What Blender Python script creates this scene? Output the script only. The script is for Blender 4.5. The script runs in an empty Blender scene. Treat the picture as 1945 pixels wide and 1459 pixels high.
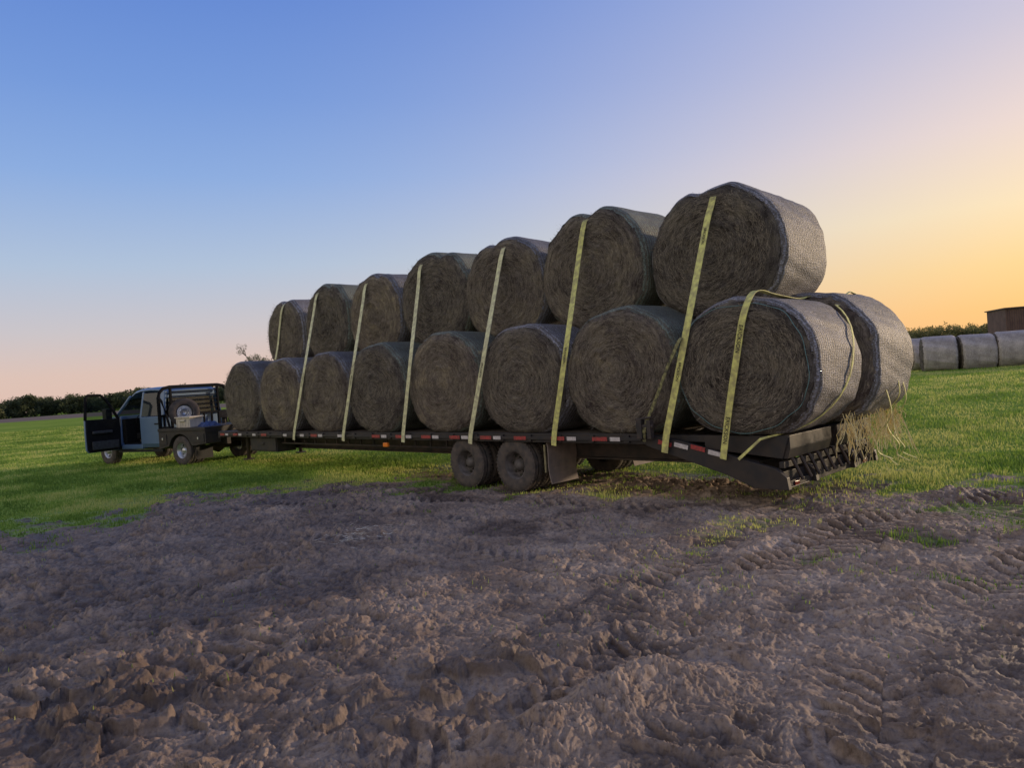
import bpy, math, random
import numpy as np
from mathutils import Matrix, Vector
random.seed(5)
RS=np.random.RandomState(11)
scene=bpy.context.scene
COL=scene.collection
# ---------------------------------------------------------------- frame of reference
EYE=1.745
F=np.array([-0.7157,0.6984]); R=np.array([0.6984,0.7157])
def fr(s,r): return (F[0]*s+R[0]*r, F[1]*s+R[1]*r)
def lin(r,g,b):
    f=lambda c:(c/255/12.92) if c/255<=0.04045 else ((c/255+0.055)/1.055)**2.4
    return (f(r),f(g),f(b),1.0)
# ---------------------------------------------------------------- numpy noise
PERM=np.random.RandomState(3).permutation(256)
def pn(x,y,seed=0):
    x=np.asarray(x,float); y=np.asarray(y,float)
    xi=np.floor(x).astype(np.int64); yi=np.floor(y).astype(np.int64)
    xf=x-xi; yf=y-yi
    u=xf*xf*xf*(xf*(xf*6-15)+10); v=yf*yf*yf*(yf*(yf*6-15)+10)
    def g(ix,iy,dx,dy):
        h=PERM[(PERM[(ix+seed*31)&255]+iy+seed*7)&255]*(2*np.pi/256)
        return np.cos(h)*dx+np.sin(h)*dy
    a=g(xi,yi,xf,yf); b=g(xi+1,yi,xf-1,yf); c=g(xi,yi+1,xf,yf-1); d=g(xi+1,yi+1,xf-1,yf-1)
    return (a+(b-a)*u)+((c+(d-c)*u)-(a+(b-a)*u))*v
def fbm(x,y,o=4,seed=0,gain=.5):
    t=0;a=1
    for i in range(o):
        t=t+a*pn(x,y,seed+i); a*=gain; x=x*2.03+5.1; y=y*2.03+1.7
    return t
def ss(a,b,x):
    t=np.clip((x-a)/(b-a),0,1); return t*t*(3-2*t)
def worley(x,y,seed=0):
    xi=np.floor(x).astype(np.int64); yi=np.floor(y).astype(np.int64)
    best=np.full(np.shape(x),9.0); idv=np.zeros(np.shape(x)); tl_=np.zeros(np.shape(x))
    for ox in(-1,0,1):
        for oy in(-1,0,1):
            h=PERM[(PERM[(xi+ox+seed*13)&255]+yi+oy)&255]
            h2=PERM[(h+91)&255]; h3=PERM[(h2+17)&255]; h4=PERM[(h3+53)&255]*(2*np.pi/256)
            dx=x-(xi+ox+h/256.); dy=y-(yi+oy+h2/256.)
            c,s=np.cos(h4),np.sin(h4); ax=dx*c+dy*s; ay=-dx*s+dy*c
            d=(np.abs(ax*1.25)**2.6+np.abs(ay*.85)**2.6)**(1/2.6)
            m=d<best; best=np.where(m,d,best); idv=np.where(m,h3/256.,idv); tl_=np.where(m,ax,tl_)
    return best,idv,tl_
# ---------------------------------------------------------------- terrain functions
PH=np.radians([-180,-75,-50,-35.2,-24.4,-15,-5.5,5,16,26,34,60,180])
RB=np.array([8,8.5,10,11.6,13.8,13.2,12.0,11.2,10.9,10.3,9.9,9,8])
def polar(x,y):
    s=F[0]*x+F[1]*y; r=R[0]*x+R[1]*y
    return s,r,np.hypot(s,r),np.arctan2(r,s)
def mudmask(x,y):
    s,r,rad,ph=polar(x,y)
    d=np.interp(ph,PH,RB)-rad+1.9*fbm(x*.5,y*.5,4,21)+2.6*fbm(x*1.7,y*1.7,4,4,.6)
    m=ss(-2.0,1.4,d)
    patch=ss(-.04,.32,fbm(x*.85+3,y*.85,5,40))*ss(.04,.3,ph)*ss(5.2,6.8,rad)
    m=m*(1-.60*patch)
    und=ss(-13.5,-10.5,x)*ss(.0,-1.2,np.abs(y-9.3)-1.6)*(x<-3.5)*(.55+.5*fbm(x*1.5,y*1.5,3,44))
    return np.clip(np.maximum(m,und),0,1)
# (points, half width, depth, lug height, pitch, regularity)
TR=[([(-.2,9.7),(-2.6,8.6),(-4.4,7.9),(-6.4,7.5),(-9.4,6.7)],.30,.018,.042,.175,.75),
    ([(-3.85,8.2),(-3.80,7.2),(-3.7,5.9),(-3.45,4.8)],.28,.014,.034,.17,.6),
    ([(-1.7,11.0),(-2.35,9.0),(-2.9,7.6),(-3.0,6.2),(-3.0,5.3)],.34,.020,.050,.175,1.0),
    ([(-2.85,4.3),(-2.75,3.4),(-2.7,2.6),(-2.6,1.5)],.27,.018,.052,.17,.40),
    ([(-1.0,8.8),(-1.35,7.0),(-1.5,5.6)],.30,.015,.038,.17,.6),
    ([(-1.6,4.4),(-1.3,3.3),(-1.5,2.2)],.28,.012,.030,.17,.05),
    ([(-5.6,-.3),(-5.25,.8),(-4.9,1.8),(-4.75,2.5)],.32,.018,.056,.21,.35),
    ([(-11.6,5.2),(-9.4,5.7),(-7.2,5.8),(-5.0,6.3)],.28,.016,.036,.175,.45),
    ([(-9.0,3.9),(-6.8,4.7),(-4.9,4.9),(-3.6,4.6)],.28,.014,.032,.175,.25),
    ([(-7.8,.0),(-7.1,1.8),(-6.9,3.6)],.28,.016,.036,.18,.25)]
def tracks(x,y):
    h=np.zeros_like(x); flat=np.zeros_like(x)
    wx=x+.07*pn(x*1.3,y*1.3,60)+.024*pn(x*7,y*7,61); wy=y+.07*pn(x*1.3,y*1.3,62)+.024*pn(x*7,y*7,63)
    for ti,(pts,hw,dep,lug,pitch,reg) in enumerate(TR):
        best=np.full_like(x,99.); al=np.zeros_like(x); acc=0
        for (ax,ay),(bx,by) in zip(pts[:-1],pts[1:]):
            L=math.hypot(bx-ax,by-ay); ux,uy=(bx-ax)/L,(by-ay)/L
            tt=(wx-ax)*ux+(wy-ay)*uy
            t=np.clip(tt,0,L)
            dx=wx-ax-ux*t; dy=wy-ay-uy*t
            d=np.hypot(dx,dy)*np.sign(ux*dy-uy*dx+1e-9)
            m=np.abs(d)<np.abs(best); best=np.where(m,d,best); al=np.where(m,acc+tt,al); acc+=L
        ad=np.abs(best); ins=(1-ss(hw*.8,hw*1.15,ad))*ss(-.1,.45,al)*ss(-.1,.45,acc-al)
        wob=np.clip(.30+.62*reg+(2.4-reg*1.2)*fbm(x*1.7,y*1.7,4,66+ti,.6),.0,1.3)
        ph=(al+ad*.75)/pitch+.5*(best>0)
        bar=ss(-.15,.35,np.sin(ph*2*np.pi)+.45*pn(x*9,y*9,67))
        h=h*(1-.6*ins)+ ins*(-dep+lug*bar*wob) + dep*.5*wob*np.exp(-((ad-hw*1.2)/.06)**2)*ss(-.1,.35,al)*ss(-.1,.35,acc-al)
        flat=np.maximum(flat,ins*np.clip(wob*1.1,0,1))
    return h,flat
def rise(x,y):
    s,r,rad,ph=polar(x,y)
    return .72*ss(13,33,rad)*ss(.05,.5,ph)*(1-ss(1.6,2.4,ph))
def heapf(x,y):
    hx,hy=-2.42,2.78
    u=(x-hx)*.25+(y-hy)*.97; w=(x-hx)*.97-(y-hy)*.25
    return np.exp(-(np.abs(u)/.80)**4)*np.exp(-((w+.06*np.sin(u*5))/.19)**2)
def chunkz(x,y):
    return np.clip(.9*np.exp(-(((x+4.7)/.85)**2+((y-1.2)/1.1)**2)**1.5)+.9*np.exp(-(((x+3.3)/.5)**2+((y-2.6)/.9)**2)**1.5)+.6*np.exp(-(((x+1.2)/.6)**2+((y-3.2)/.7)**2)**1.5),0,1)
def ground_h(x,y,m=None):
    s,r,rad,ph=polar(x,y)
    h=rise(x,y)+.03*pn(x*.25,y*.25,9)*ss(3,8,rad)
    near=rad<17
    xx=x[near]; yy=y[near]
    if m is None: mm=mudmask(xx,yy)
    else: mm=m[near]
    th,fl=tracks(xx,yy)
    wx=xx+.12*fbm(xx*2.6,yy*2.6,3,70); wy=yy+.12*fbm(xx*2.6+9,yy*2.6,3,71)
    churn=.045*fbm(xx*.9,yy*.9,3,80)
    rid=1-2.2*np.abs(fbm(wx*2.6,wy*3.6,3,84,.55))
    rid2=1-2.4*np.abs(pn(wx*7.0,wy*6.2,88)); rid3=1-2.4*np.abs(fbm(wx*17,wy*15,3,92,.6))
    smear=.55+.45*ss(-.12,.18,fbm(wx*.95,wy*.95,3,150))
    zone=ss(-.10,.28,fbm(xx*.6,yy*.6,2,90)+.25*ss(.1,-.5,ph[near])-.06)
    f1,idv,t1=worley(wx*5.2,wy*5.2,5); clod=ss(.50,.36,f1)*(idv>.55)*(.2+.9*(idv-.5)+.9*t1)
    f2,id2,t2=worley(wx*11,wy*11,8); cl2=ss(.52,.34,f2)*(id2>.45)*(.45+.9*t2)
    f3,id3,t3=worley(wx*26,wy*26,12); cl3=ss(.5,.25,f3)*(id3>.5)
    f4,id4,t4=worley(wx*3.4+.3,wy*4.2,19); big=ss(.58,.40,f4)*(id4>.3)*(.6+.8*t4)
    hp=heapf(xx,yy); ck=chunkz(xx,yy)
    c=(1-.80*fl)*(1-.8*hp)*smear
    z=churn+c*(.034*rid+.022*rid2+.056*clod*zone+.034*cl2*(.35+.65*zone))+(.010*cl3+.011*rid3)*(1-.5*fl)*(1-.6*hp)*smear+.0075*fbm(wx*30,wy*30,4,95,.65)
    z=z+ck*.105*big*(1-.4*fl)
    z=z+hp*(.17+.09*fbm(wx*4,wy*4,3,97)+.02*rid3)
    hg=.015*fbm(xx*2,yy*2,3,99)
    add=mm*(z+th)*(ss(.1,.8,mm)*.6+.4)+(1-mm)*(hg+.35*th)
    wheel=np.zeros_like(xx)
    for ax in(-9.43,-8.27): wheel=np.maximum(wheel,np.exp(-(((xx-ax)/.5)**4+((yy-8.2)/.5)**4)))
    h[near]=h[near]+add*(1-wheel)-wheel*.035
    return h
# ---------------------------------------------------------------- material helpers
def newmat(name):
    m=bpy.data.materials.new(name); m.use_nodes=True
    nt=m.node_tree; b=nt.nodes['Principled BSDF']; return m,nt,b
def N(nt,t,**k):
    n=nt.nodes.new(t)
    for a,v in k.items(): setattr(n,a,v)
    return n
def L(nt,a,b): nt.links.new(a,b)
def ramp(nt,stops,interp='LINEAR'):
    n=nt.nodes.new('ShaderNodeValToRGB'); cr=n.color_ramp; cr.interpolation=interp
    while len(cr.elements)<len(stops): cr.elements.new(0.5)
    for e,(p,c) in zip(cr.elements,stops):
        e.position=p; e.color=c if len(c)==4 else (*c,1)
    return n
def math_(nt,op,a,b=None,c=None):
    n=nt.nodes.new('ShaderNodeMath'); n.operation=op
    for i,v in enumerate((a,b,c)):
        if v is None: continue
        if isinstance(v,(int,float)): n.inputs[i].default_value=v
        else: nt.links.new(v,n.inputs[i])
    return n.outputs[0]
def simple(name,col,rough=.6,metal=0,noise=.25,scale=8,bump=.0,dirt=None,spec=.5):
    m,nt,b=newmat(name)
    tc=N(nt,'ShaderNodeTexCoord'); no=N(nt,'ShaderNodeTexNoise'); no.inputs['Scale'].default_value=scale
    no.inputs['Detail'].default_value=6; L(nt,tc.outputs['Object'],no.inputs['Vector'])
    d=dirt or tuple(c*(1-noise) for c in col)
    r=ramp(nt,[(.35,d),(.65,tuple(min(1,c*(1+noise)) for c in col))]); L(nt,no.outputs['Fac'],r.inputs['Fac'])
    L(nt,r.outputs['Color'],b.inputs['Base Color'])
    b.inputs['Roughness'].default_value=rough; b.inputs['Metallic'].default_value=metal; b.inputs['Specular IOR Level'].default_value=spec
    if bump:
        bp=N(nt,'ShaderNodeBump'); bp.inputs['Strength'].default_value=bump; bp.inputs['Distance'].default_value=.02
        L(nt,no.outputs['Fac'],bp.inputs['Height']); L(nt,bp.outputs['Normal'],b.inputs['Normal'])
    return m
# ---------------------------------------------------------------- mesh helpers
def np_mesh(name,verts,faces4=None,faces3=None,mats=(),smooth=True,mi=None):
    me=bpy.data.meshes.new(name)
    verts=np.asarray(verts,np.float32)
    n4=0 if faces4 is None else len(faces4); n3=0 if faces3 is None else len(faces3)
    me.vertices.add(len(verts)); me.vertices.foreach_set('co',verts.ravel())
    loops=[]; 
    if n4: loops.append(np.asarray(faces4,np.int32).ravel())
    if n3: loops.append(np.asarray(faces3,np.int32).ravel())
    lv=np.concatenate(loops)
    me.loops.add(len(lv)); me.loops.foreach_set('vertex_index',lv)
    me.polygons.add(n4+n3)
    st=np.concatenate([np.arange(n4)*4, n4*4+np.arange(n3)*3]).astype(np.int32)
    me.polygons.foreach_set('loop_start',st)
    me.polygons.foreach_set('use_smooth',np.full(n4+n3,smooth))
    for m in mats: me.materials.append(m)
    if mi is not None: me.polygons.foreach_set('material_index',np.asarray(mi,np.int32))
    me.update(calc_edges=True); me.validate()
    return me
class MB:
    def __init__(s): s.v=[];s.f=[];s.m=[];s.sm=[]
    def add(s,vs,fs,m=0,smooth=False):
        o=len(s.v); s.v+= [tuple(v) for v in vs]
        for f in fs: s.f.append([i+o for i in f]); s.m.append(m); s.sm.append(smooth)
        return s
    def box(s,x0,x1,y0,y1,z0,z1,m=0,M=None):
        vs=[Vector((x,y,z)) for x in(x0,x1) for y in(y0,y1) for z in(z0,z1)]
        if M: vs=[M@v for v in vs]
        return s.add(vs,[(0,1,3,2),(4,6,7,5),(0,4,5,1),(2,3,7,6),(0,2,6,4),(1,5,7,3)],m)
    def prism(s,prof,y0,y1,m=0,w=None):
        n=len(prof)
        if w: a=[(p[0],-wi,p[1]) for p,wi in zip(prof,w)]; b=[(p[0],wi,p[1]) for p,wi in zip(prof,w)]
        else: a=[(p[0],y0,p[1]) for p in prof]; b=[(p[0],y1,p[1]) for p in prof]
        fs=[list(range(n)),list(range(2*n-1,n-1,-1))]+[(i,i+n,(i+1)%n+n,(i+1)%n) for i in range(n)]
        return s.add(a+b,fs,m)
    def beam(s,p0,p1,w=.05,h=None,m=0):
        h=h or w; p0=Vector(p0);p1=Vector(p1);d=(p1-p0).normalized()
        up=Vector((0,0,1)) if abs(d.z)<.95 else Vector((1,0,0))
        a=d.cross(up).normalized()*w/2; b=a.cross(d).normalized()*h/2
        vs=[p0-a-b,p0+a-b,p0+a+b,p0-a+b,p1-a-b,p1+a-b,p1+a+b,p1-a+b]
        return s.add(vs,[(0,3,2,1),(4,5,6,7),(0,1,5,4),(1,2,6,5),(2,3,7,6),(3,0,4,7)],m)
    def tube(s,pts,r,seg=8,m=0):
        pts=[Vector(p) for p in pts]; vs=[];fs=[]
        for i,p in enumerate(pts):
            d=(pts[min(i+1,len(pts)-1)]-pts[max(i-1,0)]).normalized()
            up=Vector((0,0,1)) if abs(d.z)<.9 else Vector((1,0,0))
            a=d.cross(up).normalized(); b=a.cross(d)
            rr=r[i] if isinstance(r,(list,tuple)) else r
            for k in range(seg):
                t=2*math.pi*k/seg; vs.append(p+(a*math.cos(t)+b*math.sin(t))*rr)
        for i in range(len(pts)-1):
            for k in range(seg):
                fs.append((i*seg+k,i*seg+(k+1)%seg,(i+1)*seg+(k+1)%seg,(i+1)*seg+k))
        fs.append(list(range(seg))[::-1]); fs.append([ (len(pts)-1)*seg+k for k in range(seg)])
        return s.add(vs,fs,m,True)
    def lathe(s,prof,seg=40,m=0,c=(0,0,0),M=None):
        vs=[];fs=[];n=len(prof)
        for k in range(seg):
            t=2*math.pi*k/seg
            for r,h in prof:
                v=Vector((c[0]+r*math.cos(t),c[1]+h,c[2]+r*math.sin(t)))
                vs.append(M@v if M else v)
        for k in range(seg):
            for i in range(n-1):
                fs.append((k*n+i,k*n+i+1,((k+1)%seg)*n+i+1,((k+1)%seg)*n+i))
        return s.add(vs,fs,m,True)
    def obj(s,name,mats,parent=None,world=False,bevel=0,matrix=None):
        me=bpy.data.meshes.new(name); me.from_pydata([tuple(v) for v in s.v],[],s.f)
        for m in mats: me.materials.append(m)
        me.polygons.foreach_set('material_index',s.m); me.polygons.foreach_set('use_smooth',s.sm)
        me.update(); me.validate()
        import bmesh
        bm=bmesh.new(); bm.from_mesh(me); bmesh.ops.recalc_face_normals(bm,faces=bm.faces); bm.to_mesh(me); bm.free()
        o=bpy.data.objects.new(name,me); COL.objects.link(o)
        if parent is not None:
            o.parent=parent
            if world: o.matrix_parent_inverse=parent.matrix_world.inverted()
        if matrix is not None: o.matrix_local=matrix
        if bevel:
            b=o.modifiers.new('bevel','BEVEL'); b.width=bevel; b.segments=2; b.limit_method='ANGLE'; b.angle_limit=math.radians(40)
        return o
def empty(name,loc,rotz=0):
    o=bpy.data.objects.new(name,None); o.empty_display_size=.3; COL.objects.link(o)
    o.matrix_world=Matrix.Translation(loc)@Matrix.Rotation(rotz,4,'Z'); o.location=loc; o.rotation_euler=(0,0,rotz)
    return o
def tag(o,label,cat,group=None):
    o['label']=label; o['category']=cat
    if group: o['group']=group
def structure(o): o['kind']='structure'
# ---------------------------------------------------------------- materials
def ground_material():
    m,nt,b=newmat('ground_mud_and_grass')
    tc=N(nt,'ShaderNodeTexCoord'); at=N(nt,'ShaderNodeAttribute',attribute_name='mud'); wt=N(nt,'ShaderNodeAttribute',attribute_name='wet_shade')
    fd=N(nt,'ShaderNodeAttribute',attribute_name='field')
    def noise(s,d=6,r=.6):
        n=N(nt,'ShaderNodeTexNoise'); n.inputs['Scale'].default_value=s; n.inputs['Detail'].default_value=d; n.inputs['Roughness'].default_value=r
        L(nt,tc.outputs['Object'],n.inputs['Vector']); return n.outputs['Fac']
    n1=noise(1.3,9,.72); n2=noise(24,7,.75); n3=noise(.12,5,.6); n4=noise(130,4,.7)
    c1=ramp(nt,[(.3,(.235,.165,.118)),(.5,(.385,.295,.230)),(.7,(.54,.435,.355))]); L(nt,n1,c1.inputs['Fac'])
    c2=ramp(nt,[(.33,(.42,.38,.36)),(.5,(.88,.86,.85)),(.7,(1.15,1.12,1.08))]); L(nt,n2,c2.inputs['Fac'])
    mm=N(nt,'ShaderNodeMix',data_type='RGBA',blend_type='MULTIPLY'); mm.inputs[0].default_value=1
    L(nt,c1.outputs[0],mm.inputs[6]); L(nt,c2.outputs[0],mm.inputs[7])
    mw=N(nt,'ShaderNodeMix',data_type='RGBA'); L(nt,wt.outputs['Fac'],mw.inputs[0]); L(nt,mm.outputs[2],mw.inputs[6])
    mw.inputs[7].default_value=(.075,.047,.033,1)  # dark tone for wet mud and for shade painted into the hollows
    g1=ramp(nt,[(.3,(.12,.19,.035)),(.5,(.21,.31,.055)),(.7,(.37,.42,.10))])
    gm=N(nt,'ShaderNodeMix',data_type='FLOAT'); gm.inputs[0].default_value=.5; L(nt,n3,gm.inputs[2]); L(nt,noise(6,8,.75),gm.inputs[3])
    L(nt,gm.outputs[0],g1.inputs['Fac'])
    mf=N(nt,'ShaderNodeMix',data_type='RGBA'); L(nt,fd.outputs['Fac'],mf.inputs[0]); L(nt,g1.outputs[0],mf.inputs[6]); mf.inputs[7].default_value=(.20,.16,.14,1)
    rag=math_(nt,'ADD',at.outputs['Fac'],math_(nt,'MULTIPLY',math_(nt,'SUBTRACT',noise(7,8,.8),.5),1.8))
    mr=N(nt,'ShaderNodeMapRange'); L(nt,rag,mr.inputs[0]); mr.inputs[1].default_value=.08; mr.inputs[2].default_value=.48
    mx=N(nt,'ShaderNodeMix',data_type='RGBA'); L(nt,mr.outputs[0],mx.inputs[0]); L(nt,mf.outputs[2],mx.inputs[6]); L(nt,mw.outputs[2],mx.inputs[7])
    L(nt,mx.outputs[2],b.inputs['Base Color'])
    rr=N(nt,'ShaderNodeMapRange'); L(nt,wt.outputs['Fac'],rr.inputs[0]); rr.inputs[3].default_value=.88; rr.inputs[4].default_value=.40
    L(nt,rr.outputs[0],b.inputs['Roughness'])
    L(nt,math_(nt,'MULTIPLY',at.outputs['Fac'],.28),b.inputs['Specular IOR Level'])
    add=math_(nt,'ADD',math_(nt,'MULTIPLY',n2,.7),math_(nt,'MULTIPLY',n4,.3))
    bp=N(nt,'ShaderNodeBump'); bp.inputs['Strength'].default_value=.9; bp.inputs['Distance'].default_value=.02
    L(nt,add,bp.inputs['Height']); L(nt,bp.outputs['Normal'],b.inputs['Normal'])
    return m
def grass_material(name,a,bc,c):
    m,nt,b=newmat(name)
    at=N(nt,'ShaderNodeAttribute',attribute_name='tint')
    r=ramp(nt,[(0,a),(.5,bc),(1,c)]); L(nt,at.outputs['Fac'],r.inputs['Fac'])
    L(nt,r.outputs[0],b.inputs['Base Color']); b.inputs['Roughness'].default_value=.55; b.inputs['Specular IOR Level'].default_value=.2
    tr=N(nt,'ShaderNodeBsdfTranslucent'); L(nt,r.outputs[0],tr.inputs['Color'])
    ms=N(nt,'ShaderNodeMixShader'); ms.inputs[0].default_value=.45
    out=nt.nodes['Material Output']; L(nt,b.outputs[0],ms.inputs[1]); L(nt,tr.outputs[0],ms.inputs[2]); L(nt,ms.outputs[0],out.inputs['Surface'])
    return m
def polar_nodes(nt):
    tc=N(nt,'ShaderNodeTexCoord'); sp=N(nt,'ShaderNodeSeparateXYZ'); L(nt,tc.outputs['Object'],sp.inputs[0])
    x,y,z=sp.outputs; th=math_(nt,'ARCTAN2',z,x)
    rad=math_(nt,'SQRT',math_(nt,'ADD',math_(nt,'MULTIPLY',x,x),math_(nt,'MULTIPLY',z,z)))
    return tc,x,y,z,th,rad
def hay_material(name='coiled_dry_hay',k=1.25):
    m,nt,b=newmat(name)
    tc,x,y,z,th,rad=polar_nodes(nt)
    oi=N(nt,'ShaderNodeObjectInfo'); rnd=oi.outputs['Random']
    wv=N(nt,'ShaderNodeCombineXYZ'); L(nt,x,wv.inputs[0]); L(nt,math_(nt,'ADD',y,math_(nt,'MULTIPLY',rnd,50)),wv.inputs[1]); L(nt,z,wv.inputs[2])
    def noise(s,d,r=.6,dist=0):
        n=N(nt,'ShaderNodeTexNoise'); n.inputs['Scale'].default_value=s; n.inputs['Detail'].default_value=d; n.inputs['Roughness'].default_value=r; n.inputs['Distortion'].default_value=dist
        L(nt,wv.outputs[0],n.inputs['Vector']); return n.outputs['Fac']
    wob=noise(3.5,4)
    rw=math_(nt,'ADD',rad,math_(nt,'MULTIPLY',wob,.20))
    cv=N(nt,'ShaderNodeCombineXYZ')
    L(nt,math_(nt,'MULTIPLY',rw,58),cv.inputs[0]); L(nt,math_(nt,'MULTIPLY',th,3.2),cv.inputs[1]); L(nt,math_(nt,'ADD',y,math_(nt,'MULTIPLY',rnd,30)),cv.inputs[2])
    n1=N(nt,'ShaderNodeTexNoise'); n1.inputs['Scale'].default_value=1.3; n1.inputs['Detail'].default_value=9; n1.inputs['Roughness'].default_value=.78; L(nt,cv.outputs[0],n1.inputs['Vector'])
    n2=noise(90,6,.8,2.5); n3=noise(2.8,7,.72)
    ring=math_(nt,'SINE',math_(nt,'ADD',math_(nt,'MULTIPLY',rw,2*math.pi/.10),th))
    f=math_(nt,'ADD',math_(nt,'ADD',math_(nt,'MULTIPLY',n1.outputs['Fac'],.62),math_(nt,'MULTIPLY',n2,.38)),math_(nt,'MULTIPLY',ring,.018))
    r=ramp(nt,[(.37,(.026*k,.022*k,.021*k)),(.47,(.098*k,.084*k,.075*k)),(.55,(.18*k,.155*k,.135*k)),(.66,(.32*k,.285*k,.24*k))]); L(nt,f,r.inputs['Fac'])
    r3=ramp(nt,[(.34,(.40,.37,.39)),(.5,(.85,.84,.82)),(.66,(1.45,1.42,1.14))]); L(nt,n3,r3.inputs['Fac'])
    mx=N(nt,'ShaderNodeMix',data_type='RGBA',blend_type='MULTIPLY'); mx.inputs[0].default_value=1
    L(nt,r.outputs[0],mx.inputs[6]); L(nt,r3.outputs[0],mx.inputs[7])
    hs=N(nt,'ShaderNodeHueSaturation'); L(nt,mx.outputs[2],hs.inputs['Color']); L(nt,math_(nt,'ADD',math_(nt,'MULTIPLY',rnd,.6),.72),hs.inputs['Value']); L(nt,math_(nt,'ADD',math_(nt,'MULTIPLY',rnd,.4),.7),hs.inputs['Saturation'])
    L(nt,hs.outputs[0],b.inputs['Base Color'])
    b.inputs['Roughness'].default_value=.95; b.inputs['Specular IOR Level'].default_value=.05
    bp=N(nt,'ShaderNodeBump'); bp.inputs['Strength'].default_value=1.0; bp.inputs['Distance'].default_value=.035
    L(nt,f,bp.inputs['Height']); L(nt,bp.outputs['Normal'],b.inputs['Normal'])
    return m
def net_material(name,thread,under,under2,amt=1.0):
    m,nt,b=newmat(name)
    tc,x,y,z,th,rad=polar_nodes(nt)
    def noise(s,d,r=.6):
        n=N(nt,'ShaderNodeTexNoise'); n.inputs['Scale'].default_value=s; n.inputs['Detail'].default_value=d; n.inputs['Roughness'].default_value=r
        L(nt,tc.outputs['Object'],n.inputs['Vector']); return n.outputs['Fac']
    wob=noise(4,4); w=math_(nt,'MULTIPLY',math_(nt,'SUBTRACT',wob,.5),.10)
    cv=N(nt,'ShaderNodeCombineXYZ')
    L(nt,math_(nt,'MULTIPLY',math_(nt,'ADD',math_(nt,'MULTIPLY',th,.95),w),34),cv.inputs[0]); L(nt,math_(nt,'MULTIPLY',math_(nt,'ADD',y,w),56),cv.inputs[1])
    vo=N(nt,'ShaderNodeTexVoronoi'); vo.inputs['Scale'].default_value=1.0; vo.inputs['Randomness'].default_value=.45; L(nt,cv.outputs[0],vo.inputs['Vector'])
    sc=N(nt,'ShaderNodeSeparateColor'); L(nt,vo.outputs['Color'],sc.inputs[0])
    spot=math_(nt,'SUBTRACT',.85,math_(nt,'MULTIPLY',vo.outputs['Distance'],1.35))
    nf=noise(60,6,.8)
    rib=math_(nt,'SINE',math_(nt,'MULTIPLY',math_(nt,'ADD',y,w),2*math.pi/.052))
    fac=math_(nt,'ADD',math_(nt,'MULTIPLY',spot,math_(nt,'ADD',.35,sc.outputs[0])),math_(nt,'MULTIPLY',math_(nt,'SUBTRACT',nf,.5),1.5))
    fac=math_(nt,'ADD',fac,math_(nt,'MULTIPLY',rib,.26))
    mr=N(nt,'ShaderNodeMapRange'); L(nt,fac,mr.inputs[0]); mr.inputs[1].default_value=.0; mr.inputs[2].default_value=.95; mr.inputs[4].default_value=.9*amt
    hr=ramp(nt,[(.4,under),(.6,under2)]); L(nt,nf,hr.inputs['Fac'])
    big=noise(2.2,5,.65); rb=ramp(nt,[(.35,(.65,.63,.63)),(.65,(1.15,1.12,1.1))]); L(nt,big,rb.inputs['Fac'])
    mx=N(nt,'ShaderNodeMix',data_type='RGBA'); L(nt,mr.outputs[0],mx.inputs[0]); L(nt,hr.outputs[0],mx.inputs[6]); mx.inputs[7].default_value=(*thread,1)
    m2=N(nt,'ShaderNodeMix',data_type='RGBA',blend_type='MULTIPLY'); m2.inputs[0].default_value=1; L(nt,mx.outputs[2],m2.inputs[6]); L(nt,rb.outputs[0],m2.inputs[7])
    L(nt,m2.outputs[2],b.inputs['Base Color']); b.inputs['Roughness'].default_value=.6; b.inputs['Specular IOR Level'].default_value=.3
    bp=N(nt,'ShaderNodeBump'); bp.inputs['Strength'].default_value=.7; bp.inputs['Distance'].default_value=.018
    L(nt,math_(nt,'ADD',fac,math_(nt,'MULTIPLY',big,2)),bp.inputs['Height']); L(nt,bp.outputs['Normal'],b.inputs['Normal'])
    return m
M_hay=hay_material()
M_net=[net_material('net_wrap_grey',(.48,.50,.60),(.085,.078,.075),(.22,.20,.18)),
       net_material('net_wrap_green',(.26,.37,.33),(.075,.070,.055),(.19,.18,.14),.9),
       net_material('net_wrap_blue',(.31,.35,.46),(.075,.070,.068),(.19,.175,.16),.85)]
M_pale=net_material('weathered_white_wrap',(.66,.63,.63),(.30,.27,.26),(.50,.45,.44))
M_straw=simple('straw_strand',(.26,.225,.18),.8,0,.45,40,spec=.1)
M_strawy=simple('golden_straw',(.85,.64,.28),.7,0,.3,40)
M_black=simple('black_painted_steel',(.020,.019,.021),.55,.0,.35,6,.15,dirt=(.045,.036,.032),spec=.3)
M_blackm=simple('muddy_black_steel',(.028,.026,.026),.7,.0,.35,4,.3,dirt=(.09,.066,.055),spec=.3)
M_deck=simple('weathered_deck_wood',(.09,.07,.055),.85,0,.4,12,.4)
M_red=simple('red_reflective_tape',(.36,.03,.035),.4,0,.25,30,dirt=(.18,.04,.035))
M_white=simple('white_reflective_tape',(.52,.48,.48),.4,0,.2,30)
M_rub=simple('dusty_tyre_rubber',(.050,.046,.046),.9,0,.3,9,.3,dirt=(.12,.098,.085),spec=.2)
M_rimd=simple('dark_muddy_wheel',(.10,.088,.085),.7,.1,.35,12)
M_alu=simple('polished_alloy_wheel',(.50,.51,.54),.35,.8,.15,10)
M_lamp=simple('clear_headlamp_lens',(.5,.5,.52),.15,.2,.1,10)
M_paint=simple('silver_blue_metallic_paint',(.11,.18,.31),.30,.15,.05,3,spec=.4)
M_blk=simple('black_plastic_trim',(.014,.014,.016),.6,0,.2,10,spec=.25)
M_int=simple('dark_cabin_fabric',(.012,.012,.013),.9,0,.2,14,spec=.1)
M_trim=simple('grey_door_trim',(.05,.05,.055),.6,0,.2,14,spec=.3)
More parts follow.
